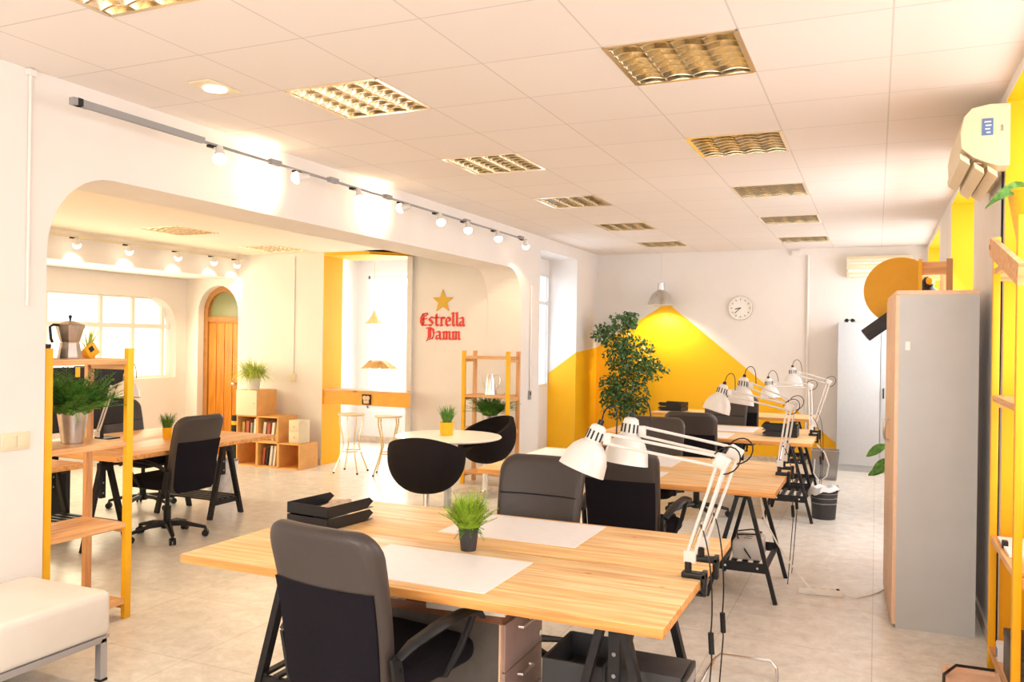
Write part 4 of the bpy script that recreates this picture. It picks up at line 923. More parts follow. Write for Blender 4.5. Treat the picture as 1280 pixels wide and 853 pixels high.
b = MB(); b.tube([(-.16, -.12, .36), (.16, -.12, .36), (.16, .12, .36), (-.16, .12, .36)], .006, 6, closed=True); b.tube([(-.13, -.1, .006), (.13, -.1, .006), (.13, .1, .006), (-.13, .1, .006)], .005, 6, closed=True); b.build('wire_rim', 'grey', t)
t = bin_('waste_bin', 'pale metal bin under the side room desk by the trestle', (-6.05, 6.5, 0), .13, .16, .4, 'steel', 0); b = MB(); b.lathe([(.158, .33), (.166, .34), (.158, .35)], (0, 0, 0), 28, caps=False); b.build('rim_band', 'cream', t)
b = MB(); pts = [(0, 0, .5), (.08, -.02, .42), (.12, -.03, .3), (.1, -.03, .18), (.03, -.02, .12), (-.03, 0, .2), (-.02, 0, .35)]
b.tube(pts, .008, 8); tag(b.build('cable_loop', 'whiteplastic'), 'loop of white cable hanging at the end of the third desk', 'cable', None, (-.56, 9.3, .1))

# ------------------------------------------------------------------ tall grey cabinet
t = thing('tall_cabinet', 'tall grey cabinet with oak edging against the right wall', 'cabinet', (.105, 5.36, 0), R(2.6))
W_, D_, H_ = .43, .86, 1.955
b = MB(); b.bx(.016, W_, 0, .018, .0, H_); b.build('side_panel', 'greypanel', t, smooth=False)
b = MB(); b.bx(.016, W_, D_ - .018, D_, .0, H_); b.build('side_panel', 'greypanel', t, smooth=False)
b = MB(); b.bx(0, W_, -.002, D_ + .002, H_, H_ + .025, .002); b.build('top_panel', 'oak', t)
b = MB(); b.bx(.03, W_, .018, D_ - .018, .0, .05); b.build('plinth', 'dark', t, smooth=False)
b = MB(); b.bx(W_ - .01, W_, .018, D_ - .018, .03, H_); b.build('back_panel', 'greypanel', t, smooth=False)
for k, (y0, y1) in enumerate(((.0, D_ / 2 - .002), (D_ / 2 + .002, D_))):
    b = MB(); b.bx(-.004, .016, y0, y1, .02, H_ - .002, .001); dr = b.build('door', 'oak', t)
    yy_ = D_ / 2 + (-.05 if k == 0 else .05); b = MB(); b.tube([(-.004, yy_, 1.05), (-.03, yy_, 1.06), (-.035, yy_, 1.12), (-.03, yy_, 1.18), (-.004, yy_, 1.19)], .006, 8); b.build('handle', 'alu', dr)
b = MB(); b.bx(.05, .075, -.003, -.0005, 1.63, 1.68); b.build('sticker', 'whiteplastic', t, smooth=False)
# pale locker on the back wall
t = thing('metal_locker', 'pale grey metal locker with a black handle at the back wall', 'locker', (-.47, 11.75, 0))
b = MB(); b.bx(0, .8, .02, .43, .08, 1.96); b.bx(.02, .78, .04, .42, 0, .08); b.build('body', 'lockm', t, smooth=False)
for k in (0, 1): b = MB(); b.bx(.004 + k * .52 if k == 0 else .525, .517 if k == 0 else .796, 0, .02, .09, 1.95, .003); b.build('door', 'lockm', t)
b = MB(); b.tube([(.56, -.002, .98), (.56, -.03, .99), (.56, -.035, 1.04), (.56, -.03, 1.09), (.56, -.002, 1.10)], .009, 8); b.build('handle', 'plastic', t)
t = thing('sunglasses', 'black sunglasses lying on top of the pale locker', 'sunglasses', (-.33, 11.85, 1.96)); b = MB()
for s_ in (-1, 1): b.lathe([(0, -.004), (.024, -.003), (.026, 0), (.024, .003), (0, .004)], (s_ * .035, -.02, .028), 16, axis=(0, 1, .3))
b.build('lens', 'dark', t); b = MB(); b.tube([(-.02, -.02, .035), (.02, -.02, .035)], .004, 6)
for s_ in (-1, 1): b.tube([(s_ * .062, -.02, .035), (s_ * .065, .12, .006)], .004, 6)
b.build('frame', 'plastic', t)

# wooden unit behind the cabinet with round yellow top, speaker and plant
t = thing('pine_rack', 'pine rack standing behind the grey cabinet, its frame rising above it', 'rack', (.20, 6.50, 0))
for x in (0, .24):
    for y_ in (0, .6): b = MB(); b.bx(x, x + .04, y_, y_ + .04, 0, 2.27); b.build('post', 'pineZ', t, smooth=False)
for z in (.1, .8, 1.4, 2.0): b = MB(); b.bx(.04, .24, .0, .64, z, z + .02); b.build('shelf_board', 'pineY', t, smooth=False)
for y_ in (0.002, .602): b = MB(); b.bx(.04, .24, y_, y_ + .036, 2.16, 2.25); b.build('top_rail', 'pinew', t, smooth=False)
t = thing('yellow_disc', 'round ochre-yellow disc standing up behind the top of the grey cabinet', 'disc', (.145, 6.46, 2.045)); b = MB()
b.prism([(.235 * math.cos(R(a)), .235 * math.sin(R(a))) for a in range(60, 301, 8)], lambda u, v, d: (u, d, v), -.02, .0); b.build('disc', mat('ochre_paint', (.75, .36, .01), .6), t, smooth=False)
b = MB(); b.bx(.115, .14, -.028, .004, -.2, .22); b.build('edge_batten', 'yellowwood', t)
t = thing('toy_figure', 'small dark and yellow object on the pine rack above the grey cabinet', 'ornament', (.33, 6.62, 2.021)); b = MB(); b.lathe([(0, 0), (.07, 0), (.075, .03), (.04, .06), (.045, .1), (.02, .13), (0, .135)], (0, 0, 0), 12); b.build('body', 'plastic', t); b = MB(); b.lathe([(0, -.03), (.02, -.02), (.025, 0), (.02, .02), (0, .03)], (0.01, -.04, .1), 10); b.build('yellow_spot', 'yellowwood', t)
t = thing('wall_speaker', 'black loudspeaker tilted out from behind the grey cabinet', 'speaker', (.10, 6.42, 1.86)); b = MB()
q = Matrix.Rotation(R(-38), 3, 'Y'); oct_ = [(.06 * math.cos(R(a)) * 1.0, .055 * math.sin(R(a))) for a in range(0, 360, 60)]
b.prism(oct_, lambda u, v, d: tuple(q @ Vector((d, u, v))), -.22, .04); b.build('cabinet', 'pcside', t, smooth=False)
b = MB(); b.prism([(u * .8, v * .8) for u, v in oct_], lambda u, v, d: tuple(q @ Vector((d, u, v))), -.224, -.221); b.build('grille', 'dark', t, smooth=False)
b = MB(); b.bar((.04, 0, .03), (.11, .09, .03), .02); b.build('bracket', 'plastic', t)
t = thing('trailing_plant', 'green leaves poking out low behind the grey cabinet', 'plant', (.24, 6.72, .821)); b = MB(); pot(b, .05, .065, .1); b.build('pot', 'terra', t); b = MB()
for p0, dd in (((-.02, 0, .1), (-1, -.1, .45)), ((-.02, 0, .09), (-1, .1, .1)), ((-.02, .02, .08), (-1, -.3, -.1)), ((-.16, -.02, .1), (-1, -.3, -.3)), ((-.14, 0, .0), (-.8, -.2, -.5)), ((-.14, -.02, -.06), (-1, .2, -.2))): leaf(b, p0, dd, .15, .035, .3, (0, -1, .4))
b.tube([(0, 0, .09), (-.08, 0, .14), (-.14, -.01, .05), (-.15, -.02, -.08)], .004, 6); b.build('leaves', 'green', t)

# ------------------------------------------------------------------ air conditioners
t = thing('air_conditioner', 'cream wall air conditioner with open flaps at the top right', 'air conditioner', (XR, 4.80, 2.72))
prof = [(0, -.15), (0, .16), (-.09, .165), (-.17, .15), (-.205, .11), (-.22, .03), (-.215, -.05), (-.16, -.10), (-.1, -.13), (-.05, -.15)]
b = MB(); b.prism(prof, lambda u, v, d: (u, d, v), 0, .85); b.build('housing', 'cream', t, smooth=False)
b = MB()
for u0, v0, u1, v1 in ((-.208, -.072, -.166, -.112), (-.155, -.118, -.115, -.132)): b.bar(((u0 + u1) / 2, .03, (v0 + v1) / 2), ((u0 + u1) / 2, .82, (v0 + v1) / 2), math.hypot(u1 - u0, v1 - v0) * .62, .008, (-.7, 0, -.7) if u0 < -.2 else (-.3, 0, -1))
b.build('outlet_slots', 'brownprint', t, smooth=False)
for k, (u, v) in enumerate(((-.20, -.10), (-.135, -.15), (-.075, -.17))):
    b = MB(); b.prism([(-.022, .03), (.022, -.005), (.026, -.035), (-.018, .0)], lambda a_, c_, d_, u=u, v=v: (u + a_, d_, v + c_), .02, .83); b.build('flap', 'cream', t, smooth=False)
b = MB(); b.box((-.10, -.002, .05), (.05, .003, .085)); st = b.build('blue_sticker', 'sticker', t, smooth=False); b = MB()
for k in range(4): b.box((-.1 + .004 * (k % 2), -.004, .075 - k * .018), (.03 - .004 * k, .001, .007))
b.build('sticker_print', 'whiteplastic', st, smooth=False)
b = MB(); b.box((-.035, -.002, .04), (.008, .003, .03)); b.build('badge', 'grey', t, smooth=False)
b = MB(); b.tube([(-.006, -.01, -.13), (-.006, -.01, -.9), (-.006, .01, -1.5), (-.006, -.01, -2.6)], .006, 6); tag(b.build('wall_cable', 'plastic'), 'dark cable running down the right wall below the air conditioner', 'cable', None, (XR - .003, 4.99, 2.72))
t = thing('air_conditioner', 'cream wall air conditioner on the back wall beside the pipe', 'air conditioner', (-.38, YB, 2.72)); b = MB(); b.prism([(0, -.14), (0, .14), (-.14, .14), (-.17, .1), (-.18, -.05), (-.14, -.14)], lambda u, v, d: (d, u, v), 0, .8); b.build('housing', 'cream', t, smooth=False)
b = MB(); b.bx(.03, .77, -.185, -.175, .03, .05); b.bx(.02, .78, -.192, -.17, -.075, -.045); b.bx(.03, .77, -.17, -.14, -.128, -.11); b.build('front_slots', 'whiteplastic', t, smooth=False)
b = MB(); b.bx(.04, .76, -.184, -.179, -.04, .02); b.build('grille', 'cream', t, smooth=False)

# ------------------------------------------------------------------ back wall: clock, pipe, pendant
t = thing('wall_clock', 'round silver-rimmed clock with twelve marks on the back wall', 'clock', (-1.79, YB - .02, 2.17)); b = MB(); b.lathe([(.0, -.02), (.165, -.02), (.172, .0), (.165, .02), (.15, .02), (.148, .005), (0, .005)], (0, 0, 0), 40, axis=(0, -1, 0), caps=False); b.build('rim', 'alu', t)
b = MB(); b.lathe([(0, .006), (.148, .006)], (0, 0, 0), 40, axis=(0, -1, 0), caps=False); b.build('face', 'clockface', t)
b = MB()
for k in range(12): a = R(30 * k); b.box((.125 * math.sin(a), -.008, .125 * math.cos(a)), (.012, .003, .026), Matrix.Rotation(a, 3, 'Y'))
b.build('hour_marks', 'grey', t, smooth=False)
b = MB()
for a, L, w_ in ((R(8.65 * 30), .075, .012), (R(38 * 6), .11, .008)): b.bar((0, -.011, 0), (L * math.sin(a), -.011, L * math.cos(a)), w_, .002, (0, 1, 0))
b.cyl((0, -.006, 0), (0, -.014, 0), .008, seg=12); b.build('hands', 'dark', t)
b = MB(); b.cyl((0, 0, .0), (0, 0, 2.9), .018, seg=10); b.bx(-.22, -.1, -.02, .02, 2.9, 2.97); tag(b.build('wall_pipe', 'wall'), 'white painted pipe running up the back wall', 'pipe', None, (-.88, YB - .02, .0))
t = thing('pendant_lamp', 'silver dome pendant lamp lit over the yellow wall', 'lamp', (-2.88, 11.9, 2.2))
b = MB(); b.lathe([(.195, 0), (.19, .01), (.17, .09), (.12, .175), (.06, .22), (.05, .225), (.048, .225), (.06, .215), (.115, .17), (.165, .085), (.185, 0), (.195, 0)], (0, 0, 0), 36, caps=False); b.build('dome', mat('brushed_dome', (.62, .6, .56), .3, .9, var=.1), t)
b = MB(); b.cyl((0, 0, .225), (0, 0, .325), .05, .048, 20); b.build('socket_housing', 'steel', t); b = MB(); b.cyl((0, 0, .325), (0, 0, H - 2.2), .004, seg=6); b.build('cord', 'white', t)
b = MB(); b.lathe([(0, .04), (.03, .05), (.045, .09), (.03, .14), (0, .16)], (0, 0, 0), 16); b.build('bulb', 'bulb', t)
b = MB(); b.lathe([(.196, -.003), (.199, .003), (.196, .009)], (0, 0, 0), 36, caps=False); b.build('rim_band', 'cream', t)
l = spot_lamp((-2.88, 11.9, 2.22), (-2.88, 12.0, 0), 55, R(135), (1, .86, .55))
# small wall things on the pillars
t = thing('light_switch', 'cream double light switch low on the left pillar', 'switch', (XL, 2.80, 1.11)); b = MB(); b.bx(0, .012, -.075, .075, -.045, .045, .004); b.build('plate', 'cream', t); b = MB(); b.bx(.012, .017, -.055, -.003, -.03, .03, .002); b.bx(.012, .017, .003, .055, -.03, .03, .002); b.build('rocker', 'cream', t)
t = thing('wall_controller', 'small dark wall controller on the pillar right of the tub chairs', 'controller', (XL, 9.52, .98)); b = MB(); b.bx(0, .02, -.035, .035, -.055, .055, .004); b.build('casing', 'grey', t); b = MB(); b.bx(.02, .022, -.02, .02, .0, .04); b.build('display', 'dark', t)
b = MB(); b.cyl((0, 0, 0), (0, 0, 1.3), .012, seg=8); tag(b.build('wall_conduit', 'white'), 'white conduit coming down to the dark wall controller', 'conduit', None, (XL + .012, 9.52, 1.04))
b = MB(); b.cyl((0, 0, 0), (0, 0, 1.2), .008, seg=8); b.bx(-.02, .02, -.02, .02, 1.17, 1.2); tag(b.build('wall_conduit', 'wall'), 'thin white conduit on the left pillar reaching the ceiling', 'conduit', None, (XL + .008, 2.85, 1.79))
t = thing('wall_socket', 'white socket with a cable run between the doorway and the arched door', 'socket', (-7.04, YS, 1.12)); b = MB(); b.bx(-.045, .045, -.02, 0, -.05, .05, .004); b.build('plate', 'cream', t); b = MB(); b.cyl((0, -.008, .05), (0, -.008, 1.6), .008, seg=8); b.build('conduit', 'whiteplastic', t)

# ------------------------------------------------------------------ wall lettering (broad-nib blackletter strokes)
t = thing('wall_sign', 'red blackletter wall sign reading Estrella Damm under a gold star', 'sign', (-5.36, 9.25, 1.64))
b = MB(); st = []
for k in range(10): a = R(90 + 36 * k); r_ = .155 if k % 2 == 0 else .063; st.append((.325 + r_ * math.cos(a), .50 + r_ * math.sin(a)))
b.prism(st, lambda u, v, d: (u, -d, v), 0, .012); b.build('star', 'star', t, smooth=False)
GL = {  # strokes on a unit grid: x 0..~1, baseline 0, x-height 1
 'E': [[(.95, 1.42), (.35, 1.35), (.12, 1.0), (.1, .5), (.35, .08), (.98, .12)], [(.45, 1.3), (.45, .15)], [(.3, .78), (.9, .82)], [(.75, 1.1), (1.0, 1.3)]],
 's': [[(.62, .92), (.35, .98), (.1, .78), (.62, .34), (.38, .06), (.08, .14)]],
 't': [[(.32, 1.32), (.3, .2), (.5, .04), (.68, .16)], [(.05, .9), (.66, .95)]],
 'r': [[(.08, .9), (.26, .96), (.26, .06), (.12, .02)], [(.26, .7), (.5, .98), (.72, .86)], [(.26, .06), (.44, .08)]],
 'e': [[(.2, .46), (.66, .62), (.6, .86), (.36, .98), (.12, .74), (.12, .26), (.36, .04), (.68, .16)]],
 'l': [[(.08, 1.42), (.26, 1.48), (.26, .16), (.44, .04)]],
 'a': [[(.12, .86), (.4, .98), (.58, .84), (.58, .16), (.74, .04)], [(.56, .56), (.2, .46), (.1, .2), (.3, .04), (.56, .2)]],
 'D': [[(.06, 1.38), (.5, 1.42), (.9, 1.2), (1.0, .7), (.82, .12), (.34, .0), (.1, -.16)], [(.36, 1.36), (.34, .3), (.2, .06)], [(.54, 1.2), (.54, .2)]],
 'm': [[(.06, .88), (.22, .96), (.22, .08), (.1, .02)], [(.22, .78), (.5, .98), (.56, .84), (.56, .08), (.44, .02)], [(.56, .78), (.86, .98), (.92, .84), (.92, .12), (1.06, .04)], [(.22, .06), (.34, .08)], [(.56, .06), (.68, .08)]]}
ADV = {'E': 1.14, 's': .78, 't': .76, 'r': .78, 'e': .8, 'l': .52, 'a': .84, 'D': 1.16, 'm': 1.14}
def letters(word, x, z, xh, width, nm):
    tot = sum(ADV[c] for c in word); sx = width / tot; b = MB(); nib = Vector((math.cos(R(38)), math.sin(R(38)))) * xh * .135
    for c in word:
        for s_ in GL[c]:
            P = [Vector((x + u * sx, z + v * xh)) for u, v in s_]
            for i in range(len(P) - 1):
                a_, c_ = P[i], P[i + 1]
                quad = [a_ - nib, a_ + nib, c_ + nib, c_ - nib]
                b.prism([(q_.x, q_.y) for q_ in quad], lambda u, v, d: (u, -d, v), 0.0, .010)
                d2 = (c_ - a_).normalized() * xh * .05; n2 = Vector((-d2.y, d2.x))
                b.prism([(q_.x, q_.y) for q_ in (a_ - n2 - d2, a_ + n2 - d2, c_ + n2 + d2, c_ - n2 + d2)], lambda u, v, d: (u, -d, v), 0.0, .009)
        x += ADV[c] * sx
    return b.build(nm, 'red', t, smooth=False)
letters('Estrella', .0, .185, .115, .645, 'estrella_lettering'); letters('Damm', .085, .015, .105, .50, 'damm_lettering')

# ------------------------------------------------------------------ counter, stools, pendants behind it
t = thing('bar_counter', 'narrow orange pine bar counter across the side room doorway', 'counter', (-6.58, 8.88, 0))
b = MB(); b.prism([(0.002, -.012), (1.30, .02), (1.12, .31), (0.002, .31)], lambda u, v, d: (u, v, d), .965, .99); b.build('counter_top', 'pinew', t, smooth=False); b = MB(); b.prism([(0.002, -.005), (1.29, .025), (1.27, .05), (0.002, .02)], lambda u, v, d: (u, v, d), .80, .964); b.build('apron', 'orangew', t, smooth=False)
b = MB(); b.bx(.60, .73, -.006, .004, .815, .945); pl = b.build('picture_plate', 'dark', t, smooth=False); b = MB(); b.lathe([(0, 0), (.025, .0), (.03, .002), (0, .004)], (.64, -.008, .90), 10, axis=(0, -1, 0)); b.lathe([(0, 0), (.025, .0), (.03, .002), (0, .004)], (.69, -.008, .90), 10, axis=(0, -1, 0)); b.bx(.625, .705, -.009, -.006, .83, .87); b.build('printed_marks', 'oak', pl)
def stool(label, loc, rz):
    t = thing('bar_stool', label, 'stool', loc, rz, 'wire bar stools'); b = MB(); b.lathe([(0, .70), (.16, .70), (.17, .712), (.165, .725), (0, .73)], (0, 0, 0), 24); b.build('seat', 'cream', t)
    for k in range(4):
        a = R(45 + 90 * k); c, s_ = math.cos(a), math.sin(a); b = MB()
        b.tube([(c * r_, s_ * r_, z) for r_, z in ((.15, .70), (.155, .62), (.11, .45), (.10, .33), (.14, .2), (.215, .02), (.22, .008))], .009, 8); b.cur = 1; b.cyl((c * .22, s_ * .22, 0), (c * .22, s_ * .22, .018), .013, seg=8); b.build('leg', ['gold', 'plastic'], t)
    b = MB(); b.lathe([(.115, .255), (.125, .262), (.115, .27), (.105, .262), (.115, .255)], (0, 0, 0), 24, caps=False); b.build('foot_ring', 'gold', t); return t
s0 = stool('wire bar stool nearer the yellow door jamb', (-5.93, 8.58, 0), R(10)); dup(s0, 'wire bar stool on the right, nearer the wall sign', (-5.42, 8.62, 0), R(25))
t = thing('cone_pendant', 'small ochre cone pendant on a long cord above the counter', 'lamp', (-6.78, 10.35, 1.875)); b = MB(); b.lathe([(.14, 0), (.09, .05), (.045, .12), (.012, .2), (.01, .2), (.04, .115), (.085, .045), (.135, 0)], (0, 0, 0), 20, caps=False); b.build('shade', 'gold_shade', t); b = MB(); b.cyl((0, 0, .2), (0, 0, 1.03), .004, seg=6); b.lathe([(0, .96), (.04, .98), (.05, 1.03)], (0, 0, 0), 16); b.build('cord', 'gold_shade', t)
t = thing('slat_pendant', 'wide folded ochre lamp shade hanging low over the counter', 'lamp', (-6.42, 9.9, 1.23)); b = MB()
for k in range(7): a = -1 + 2 * k / 6; b.add([(a * .25, -.05, .0 + .015 * (k % 2)), (a * .09, -.05, .125), ((a + .24) * .09, .05, .125), ((a + .3) * .25, .05, .0)], [(0, 1, 2, 3)])
b.lathe([(.0, .13), (.06, .125), (.1, .10)], (0, 0, 0), 16, caps=False); b.build('shade', 'gold_shade', t, smooth=False); b = MB(); b.cyl((0, 0, .13), (0, 0, 1.68), .0025, seg=6); b.build('cord', 'white', t)

# ------------------------------------------------------------------ round table and tub chairs
t = thing('round_table', 'round white table on a metal pedestal in the arch', 'table', (-3.72, 6.98, 0)); b = MB(); b.lathe([(0, .715), (.48, .715), (.50, .72), (.51, .73), (.50, .74), (0, .741)], (0, 0, 0), 56); b.build('tabletop', 'white', t)
b = MB(); b.cyl((0, 0, .03), (0, 0, .715), .035, seg=20); b.build('pedestal', 'leg', t); b = MB(); b.lathe([(0, 0), (.25, 0), (.255, .006), (.24, .012), (.05, .03), (0, .03)], (0, 0, 0), 40); b.build('base_disc', 'leg', t)
def tub_chair(label, loc, rz):
    """egg shell armchair; opens towards local +Y"""
    t = thing('tub_chair', label, 'armchair', loc, rz, 'black tub chairs'); b = MB(); seg, rings_ = 40, 16
    def P(k, i, off):
        a = 2 * math.pi * k / seg; f = i / rings_; back = .5 - .5 * math.cos(a - math.pi / 2 + math.pi)     # 1 at the back, 0 at the opening
        back = .5 * (1 - math.sin(a)); top = .44 + .40 * (back ** .55) * 1.0
        top = min(top, .84) if back > .02 else .44
        zb = .345; z = zb + (top - zb) * f ** 1.5; u_ = min(1, (z - zb) / .30)
        rr = .05 + .285 * math.sqrt(max(0, 1 - (1 - u_) ** 2)) - off
        rr -= .03 * max(0, (z - .72) / .12) if back > .5 else 0
        return (rr * math.cos(a) * 1.0, rr * math.sin(a) * .95, z + (off * .5 if i == 0 else 0))
    vs = [P(k, i, 0) for i in range(rings_ + 1) for k in range(seg)] + [P(k, i, .05) for i in range(rings_, -1, -1) for k in range(seg)]
    n = 2 * rings_ + 2; b.add(vs, [(i * seg + k, i * seg + (k + 1) % seg, (i + 1) * seg + (k + 1) % seg, (i + 1) * seg + k) for i in range(n - 1) for k in range(seg)] + [tuple(range(seg))[::-1]])
    b.build('shell', 'felt', t); b = MB(); b.cushion([(.27 * math.cos(2 * math.pi * k / 28), .26 * math.sin(2 * math.pi * k / 28)) for k in range(28)], .09, .04, lambda x, y, z: (x * .92, z * .92 + .01, y + .455)); b.build('seat_cushion', 'felt', t)
    b = MB(); b.cyl((0, 0, .04), (0, 0, .36), .028, seg=16); b.build('pedestal', 'chrome', t); b = MB()
    for k in range(4): a = R(45 + 90 * k); b.tube([(0, 0, .045), (.3 * math.cos(a), .3 * math.sin(a), .02)], [.022, .012], 8, flat=.8)
    b.cyl((0, 0, .02), (0, 0, .06), .04, seg=16); b.build('star_base', 'chrome', t); return t
tc = tub_chair('black tub chair with its rounded back to the camera at the round table', (-3.50, 6.18, 0), R(12)); dup(tc, 'black tub chair turned sideways behind the round table', (-3.80, 7.98, 0), R(145))

# ------------------------------------------------------------------ cube shelving with books and plants
CW = .335
def cube_unit(name, label, x, z, rz=0):
    t = thing(name, label, 'cube shelf', (x, 8.36, z), 0, 'beech cube shelves'); s_ = .016; D2 = .37
    b = MB(); b.bx(0, CW, 0, D2, 0, s_); b.bx(0, CW, 0, D2, CW - s_ - .012, CW - .012); b.bx(0, s_, 0, D2, 0, CW - .012); b.bx(CW - s_, CW, 0, D2, 0, CW - .012); b.build('carcass', 'cubew', t, smooth=False)
    b = MB(); b.bx(s_, CW - s_, D2 - .008, D2 - .002, s_, CW - s_ - .012); b.build('back_panel', 'cubew', t, smooth=False); return t
HC = CW - .011
cu = cube_unit('cube_shelf', 'beech cube shelf at the bottom left of the stepped stack', -7.55, 0)
for x, z, lb in ((-7.55 + CW + .001, 0, 'beech cube shelf full of magazines in the bottom row, second from left'), (-7.55 + 2 * CW + .002, 0, 'bottom right beech cube shelf at the end of the stepped stack, nearly empty'),
                 (-7.55, HC, 'beech cube shelf with books, left in the middle row'), (-7.55 + CW + .001, HC, 'beech cube shelf with leaning papers, right in the middle row')):
    dup(cu, lb, (x, 8.36, z))
tt = dup(cu, 'top beech cube with a white door, carrying the spider plant', (-7.55, 8.36, 2 * HC)); b = MB(); b.bx(.002, CW - .002, -.016, -.001, .002, CW - .014, .002); dr = b.build('door', 'cream', tt); b = MB(); b.cyl((CW - .04, -.016, .16), (CW - .04, -.028, .16), .008, seg=10); b.build('knob', 'oak', dr)
rb = random.Random(9); bookm = [mat('book_cover_%s' % n, c, .6) for n, c in (('white', (.8, .75, .68)), ('red', (.5, .12, .06)), ('black', (.03, .03, .03)), ('ochre', (.6, .4, .15)), ('grey', (.35, .33, .3)))]
def book(label, x, y_, z, w_, d_, h, tilt, mi, grp):
    t = thing('book', label, 'book', (x, y_, z), 0, grp); q = Matrix.Rotation(tilt, 3, 'Y'); off = abs(math.sin(tilt)) * w_ / 2
    b = MB(); b.box(q @ Vector((0, 0, h / 2)) + Vector((0, 0, off)), (w_ * .8, d_ - .01, h - .006), q); b.build('page_block', 'paper', t, smooth=False)
    b = MB()
    for s_ in (-1, 1): b.box(q @ Vector((s_ * w_ * .45, 0, h / 2)) + Vector((0, 0, off)), (w_ * .1, d_, h), q)
    b.box(q @ Vector((0, -d_ / 2, h / 2)) + Vector((0, 0, off)), (w_, .003, h), q); b.build('cover', bookm[mi], t, smooth=False)
cube_lbl = {0: 'bottom row second cube', 1: 'middle row left cube', 2: 'middle row right cube'}
side_w = ['leftmost', 'second from left', 'third from left', 'fourth from left']
cols = ['white', 'red', 'black', 'ochre', 'grey']
for ci, (x, z) in enumerate(((-7.55 + CW, .017), (-7.55, HC + .017), (-7.55 + CW, HC + .017))):
    xx = x + .035
    for k in range(4):
        w_ = rb.uniform(.02, .045); h = rb.uniform(.2, .26); tl = (.12 if ci != 1 else .05) * (1 if k % 2 else 1); mi = rb.randrange(5)
        book('%s book, %s in the %s of the beech stack' % (cols[mi], side_w[k], cube_lbl[ci]), xx + w_ / 2, 8.52, z, w_, .2, h, tl, mi, 'books in the beech cubes'); xx += w_ + .028
t = thing('mini_drawers', 'small cream two-drawer chest on the right step of the beech cubes', 'drawer box', (-6.66, 8.50, HC)); b = MB(); b.bx(-.085, .085, -.1, .1, 0, .29, .004); b.build('body', 'cream', t)
for z in (.02, .152): b = MB(); b.bx(-.075, .075, -.106, -.1, z, z + .12, .002); dr = b.build('drawer', 'cream', t); b = MB(); b.lathe([(0, 0), (.012, .002), (.012, .01), (0, .012)], (0, -.106, z + .06), 10, axis=(0, -1, 0)); b.build('knob', 'oak', dr)
t = thing('spider_plant', 'pale green spider plant arching over a white pot on the beech cubes', 'plant', (-7.37, 8.46, 3 * HC)); b = MB(); pot(b, .075, .09, .15); b.build('pot', 'white', t); b = MB(); blades(b, 480, .08, .24, .50, .31, .010, 1.0, 41, .13, 8); b.build('foliage', 'pale', t, smooth=False)
t = thing('striped_canister', 'yellow and black canister behind the side room desk', 'canister', (-7.68, 8.5, 0)); b = MB(); b.cyl((0, 0, 0), (0, 0, .62), .06, seg=20); b.build('drum', 'plastic', t); b = MB(); b.cyl((0, 0, .5), (0, 0, .55), .062, seg=20); b.build('yellow_band', 'yellowwood', t)

# ------------------------------------------------------------------ monitors and computer behind the left unit
def monitor(label, loc, rz, w_, h):
    t = thing('monitor', label, 'monitor', loc, rz, 'dark monitors in the side room'); b = MB(); b.bx(-w_ / 2, w_ / 2, -.02, .02, .12, .12 + h, .008); b.build('housing', 'plastic', t); b = MB(); b.bx(-w_ / 2 + .015, w_ / 2 - .015, -.0215, -.02, .135, .105 + h); b.build('screen', 'dark', t, smooth=False)
    b = MB(); b.bar((0, .03, .01), (0, .03, .3), .06, .02, (0, 1, 0)); b.build('neck', 'plastic', t); b = MB(); b.bx(-.12, .12, -.08, .1, 0, .012, .004); b.build('foot', 'plastic', t); return t
m0 = monitor('large dark monitor behind the bucket plant on the side room desk', (-5.95, 4.68, ZT1), R(90), .56, .52); dup(m0, 'second dark monitor to the right, seen between the shelf posts', (-6.15, 5.16, ZT1), R(90))
t = thing('computer_tower', 'black computer case on the floor under the side room desk', 'computer', (-6.75, 5.0, 0)); b = MB(); b.bx(-.1, .1, -.25, .25, .02, .45, .005); b.build('case', 'pcside', t); b = MB(); b.bx(.1, .104, -.2, .2, .06, .4); b.build('side_vent', 'dark', t)
b = MB()
for x in (-.07, .07):
    for y_ in (-.2, .2): b.cyl((x, y_, 0), (x, y_, .02), .015, seg=8)
b.build('feet', 'plastic', t)

# ------------------------------------------------------------------ bits at the lower right corner
t = thing('wooden_crate', 'pale wooden crate on the floor at the lower right corner', 'crate', (.425, 4.33, 0)); b = MB()
for s_ in (-1, 1): b.bx(s_ * .11 - .007, s_ * .11 + .007, -.14, .14, .0, .13); b.bx(-.11, .11, s_ * .14 - .007, s_ * .14 + .007, 0, .13)
b.bx(-.11, .11, -.14, .14, .1, .112); b.build('crate_body', 'oak', t, smooth=False); b = MB(); b.tube([(-.125, -.12, .02), (-.125, -.1, .12), (-.12, -.02, .14), (-.06, .1, .15), (.1, .12, .145)], .007, 8); b.build('strap', 'plastic', t)
t = thing('dark_box', 'dark speckled box on the lowest board of the right-hand shelving unit', 'box', (.70, 4.40, .121)); b = MB(); b.bx(-.13, .12, -.14, .14, 0, .2, .006); b.build('body', mat('dark_granite', (.05, .045, .04), .4, var=.9, scale=90), t); b = MB(); b.bx(-.132, .122, -.142, .142, .17, .205, .004); b.build('lid', 'pcside', t)
t = thing('white_folder', 'white folder with a blue spine standing on the lowest board of the right-hand shelving unit', 'folder', (.66, 4.68, .121)); b = MB(); b.bx(-.10, .1, -.03, .03, 0, .09, .003); b.build('cover', 'paper', t); b = MB(); b.bx(-.103, -.1, -.02, .02, .02, .06); b.build('spine_label', 'sticker', t)
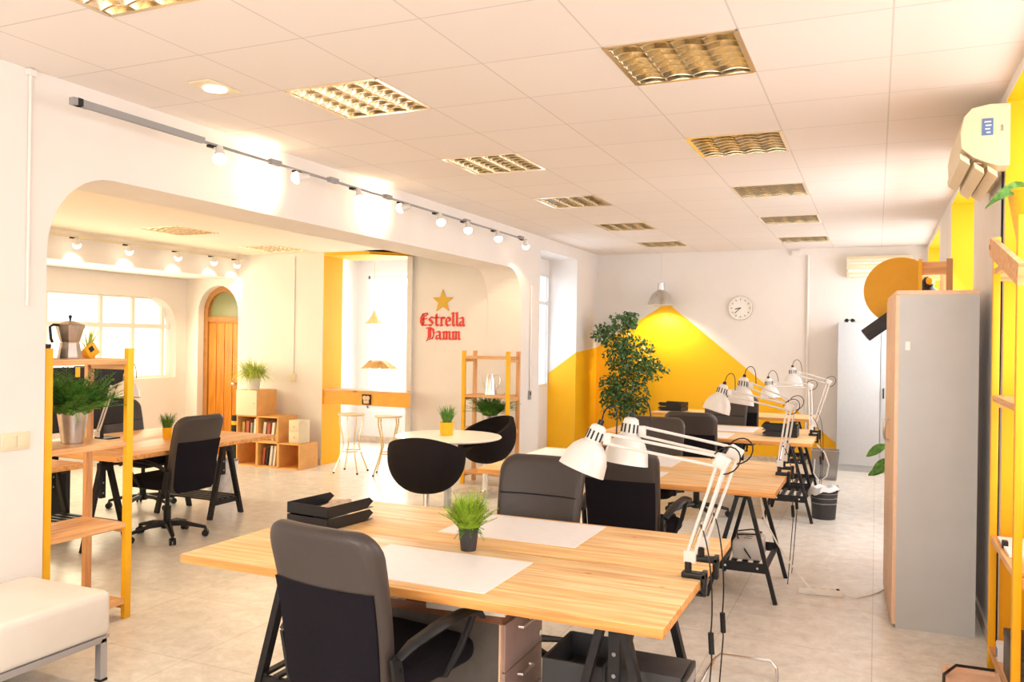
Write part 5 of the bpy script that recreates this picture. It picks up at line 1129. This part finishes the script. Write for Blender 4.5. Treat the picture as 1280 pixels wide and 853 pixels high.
t = thing('purple_clip', 'white paper bundle with a dark clip on the middle board of the right-hand unit', 'papers', (.69, 4.6, .691)); b = MB(); b.bx(-.12, .11, -.2, .2, 0, .012); b.build('sheets', 'paper', t, smooth=False); b = MB(); b.bx(-.125, -.1, -.02, .02, 0, .035, .003); b.build('clip', 'plastic', t)
t = thing('black_phone', 'small black phone on the last desk top', 'phone', (-2.0, 11.3, ZT1)); b = MB(); b.bx(-.09, .09, -.08, .08, 0, .04, .01); b.build('body', 'plastic', t); b = MB(); b.bar((-.07, -.06, .055), (-.07, .06, .055), .03, .025); b.build('handset', 'plastic', t)

# ------------------------------------------------------------------ window daylight and added fill
def area(name, loc, tgt, sx, sy, en, col):
    l = bpy.data.lights.new(name, 'AREA'); l.shape = 'RECTANGLE'; l.size = sx; l.size_y = sy; l.energy = en; l.color = col
    o = bpy.data.objects.new(name, l); C.objects.link(o); o.location = loc; o.rotation_euler = (Vector(tgt) - Vector(loc)).to_track_quat('-Z', 'Y').to_euler(); return o
for (a, c), en in zip(niches, (14, 13, 40, 28)):
    area('window_and_fill_light', (XR + .32, (a + c) / 2, 1.9), (XR - 2, (a + c) / 2, .3), c - a - .3, 1.8, en, (.80, .90, 1.0))
area('window_and_fill_light', (-1.7, -2.15, 1.7), (-1.7, 3, 1.2), 3.4, 1.6, 66, (1, .96, .87))  # lamp for the added window behind the camera
area('window_and_fill_light', (XW + .02, 6.8, 1.65), (XW + 3, 6.8, 1.2), 3.2, 1.0, 55, (1, .86, .58))
area('window_and_fill_light', (-6.4, 11.1, 1.6), (-6.4, 9, 1.4), 1.8, 2.0, 40, (1, .98, .93))
area('window_and_fill_light', (XL - T + .05, 10.55, 1.8), (XL + 1, 10.55, 1.6), 1.2, 1.4, 6, (.8, .9, 1.0))
area('window_and_fill_light', (-6.6, 1.3, 1.6), (-6.4, 5, 1.2), 3.5, 1.6, 70, (1, .76, .42))  # added warm fill lamp; this side room wall has no window

w = bpy.data.worlds.new('World'); bpy.context.scene.world = w; w.use_nodes = True
w.node_tree.nodes['Background'].inputs[0].default_value = (1, .97, .93, 1); w.node_tree.nodes['Background'].inputs[1].default_value = .6

# ------------------------------------------------------------------ camera
yaw, roll = R(23.76), R(.84)
c_, s_ = math.cos(yaw), math.sin(yaw)
rt = Vector((c_ * math.cos(roll), s_ * math.cos(roll), math.sin(roll)))
fw = Vector((-s_, c_, 0)); up = rt.cross(fw)
cam = bpy.data.cameras.new('camera'); cam.sensor_width = 36; cam.lens = 1035 / 1280 * 36; cam.clip_start = .05
co = bpy.data.objects.new('camera', cam); C.objects.link(co)
mw = Matrix((rt, up, -fw)).transposed().to_4x4(); mw.translation = (0, 0, 1.65); co.matrix_world = mw
sc = bpy.context.scene; sc.camera = co
sc.view_settings.view_transform = 'Standard'; sc.view_settings.look = 'None'; sc.view_settings.gamma = 1; sc.view_settings.use_curve_mapping = False
sc.view_settings.exposure = 0.39
sc.cycles.max_bounces = 8; sc.cycles.diffuse_bounces = 5
sc.cycles.sample_clamp_indirect = 8
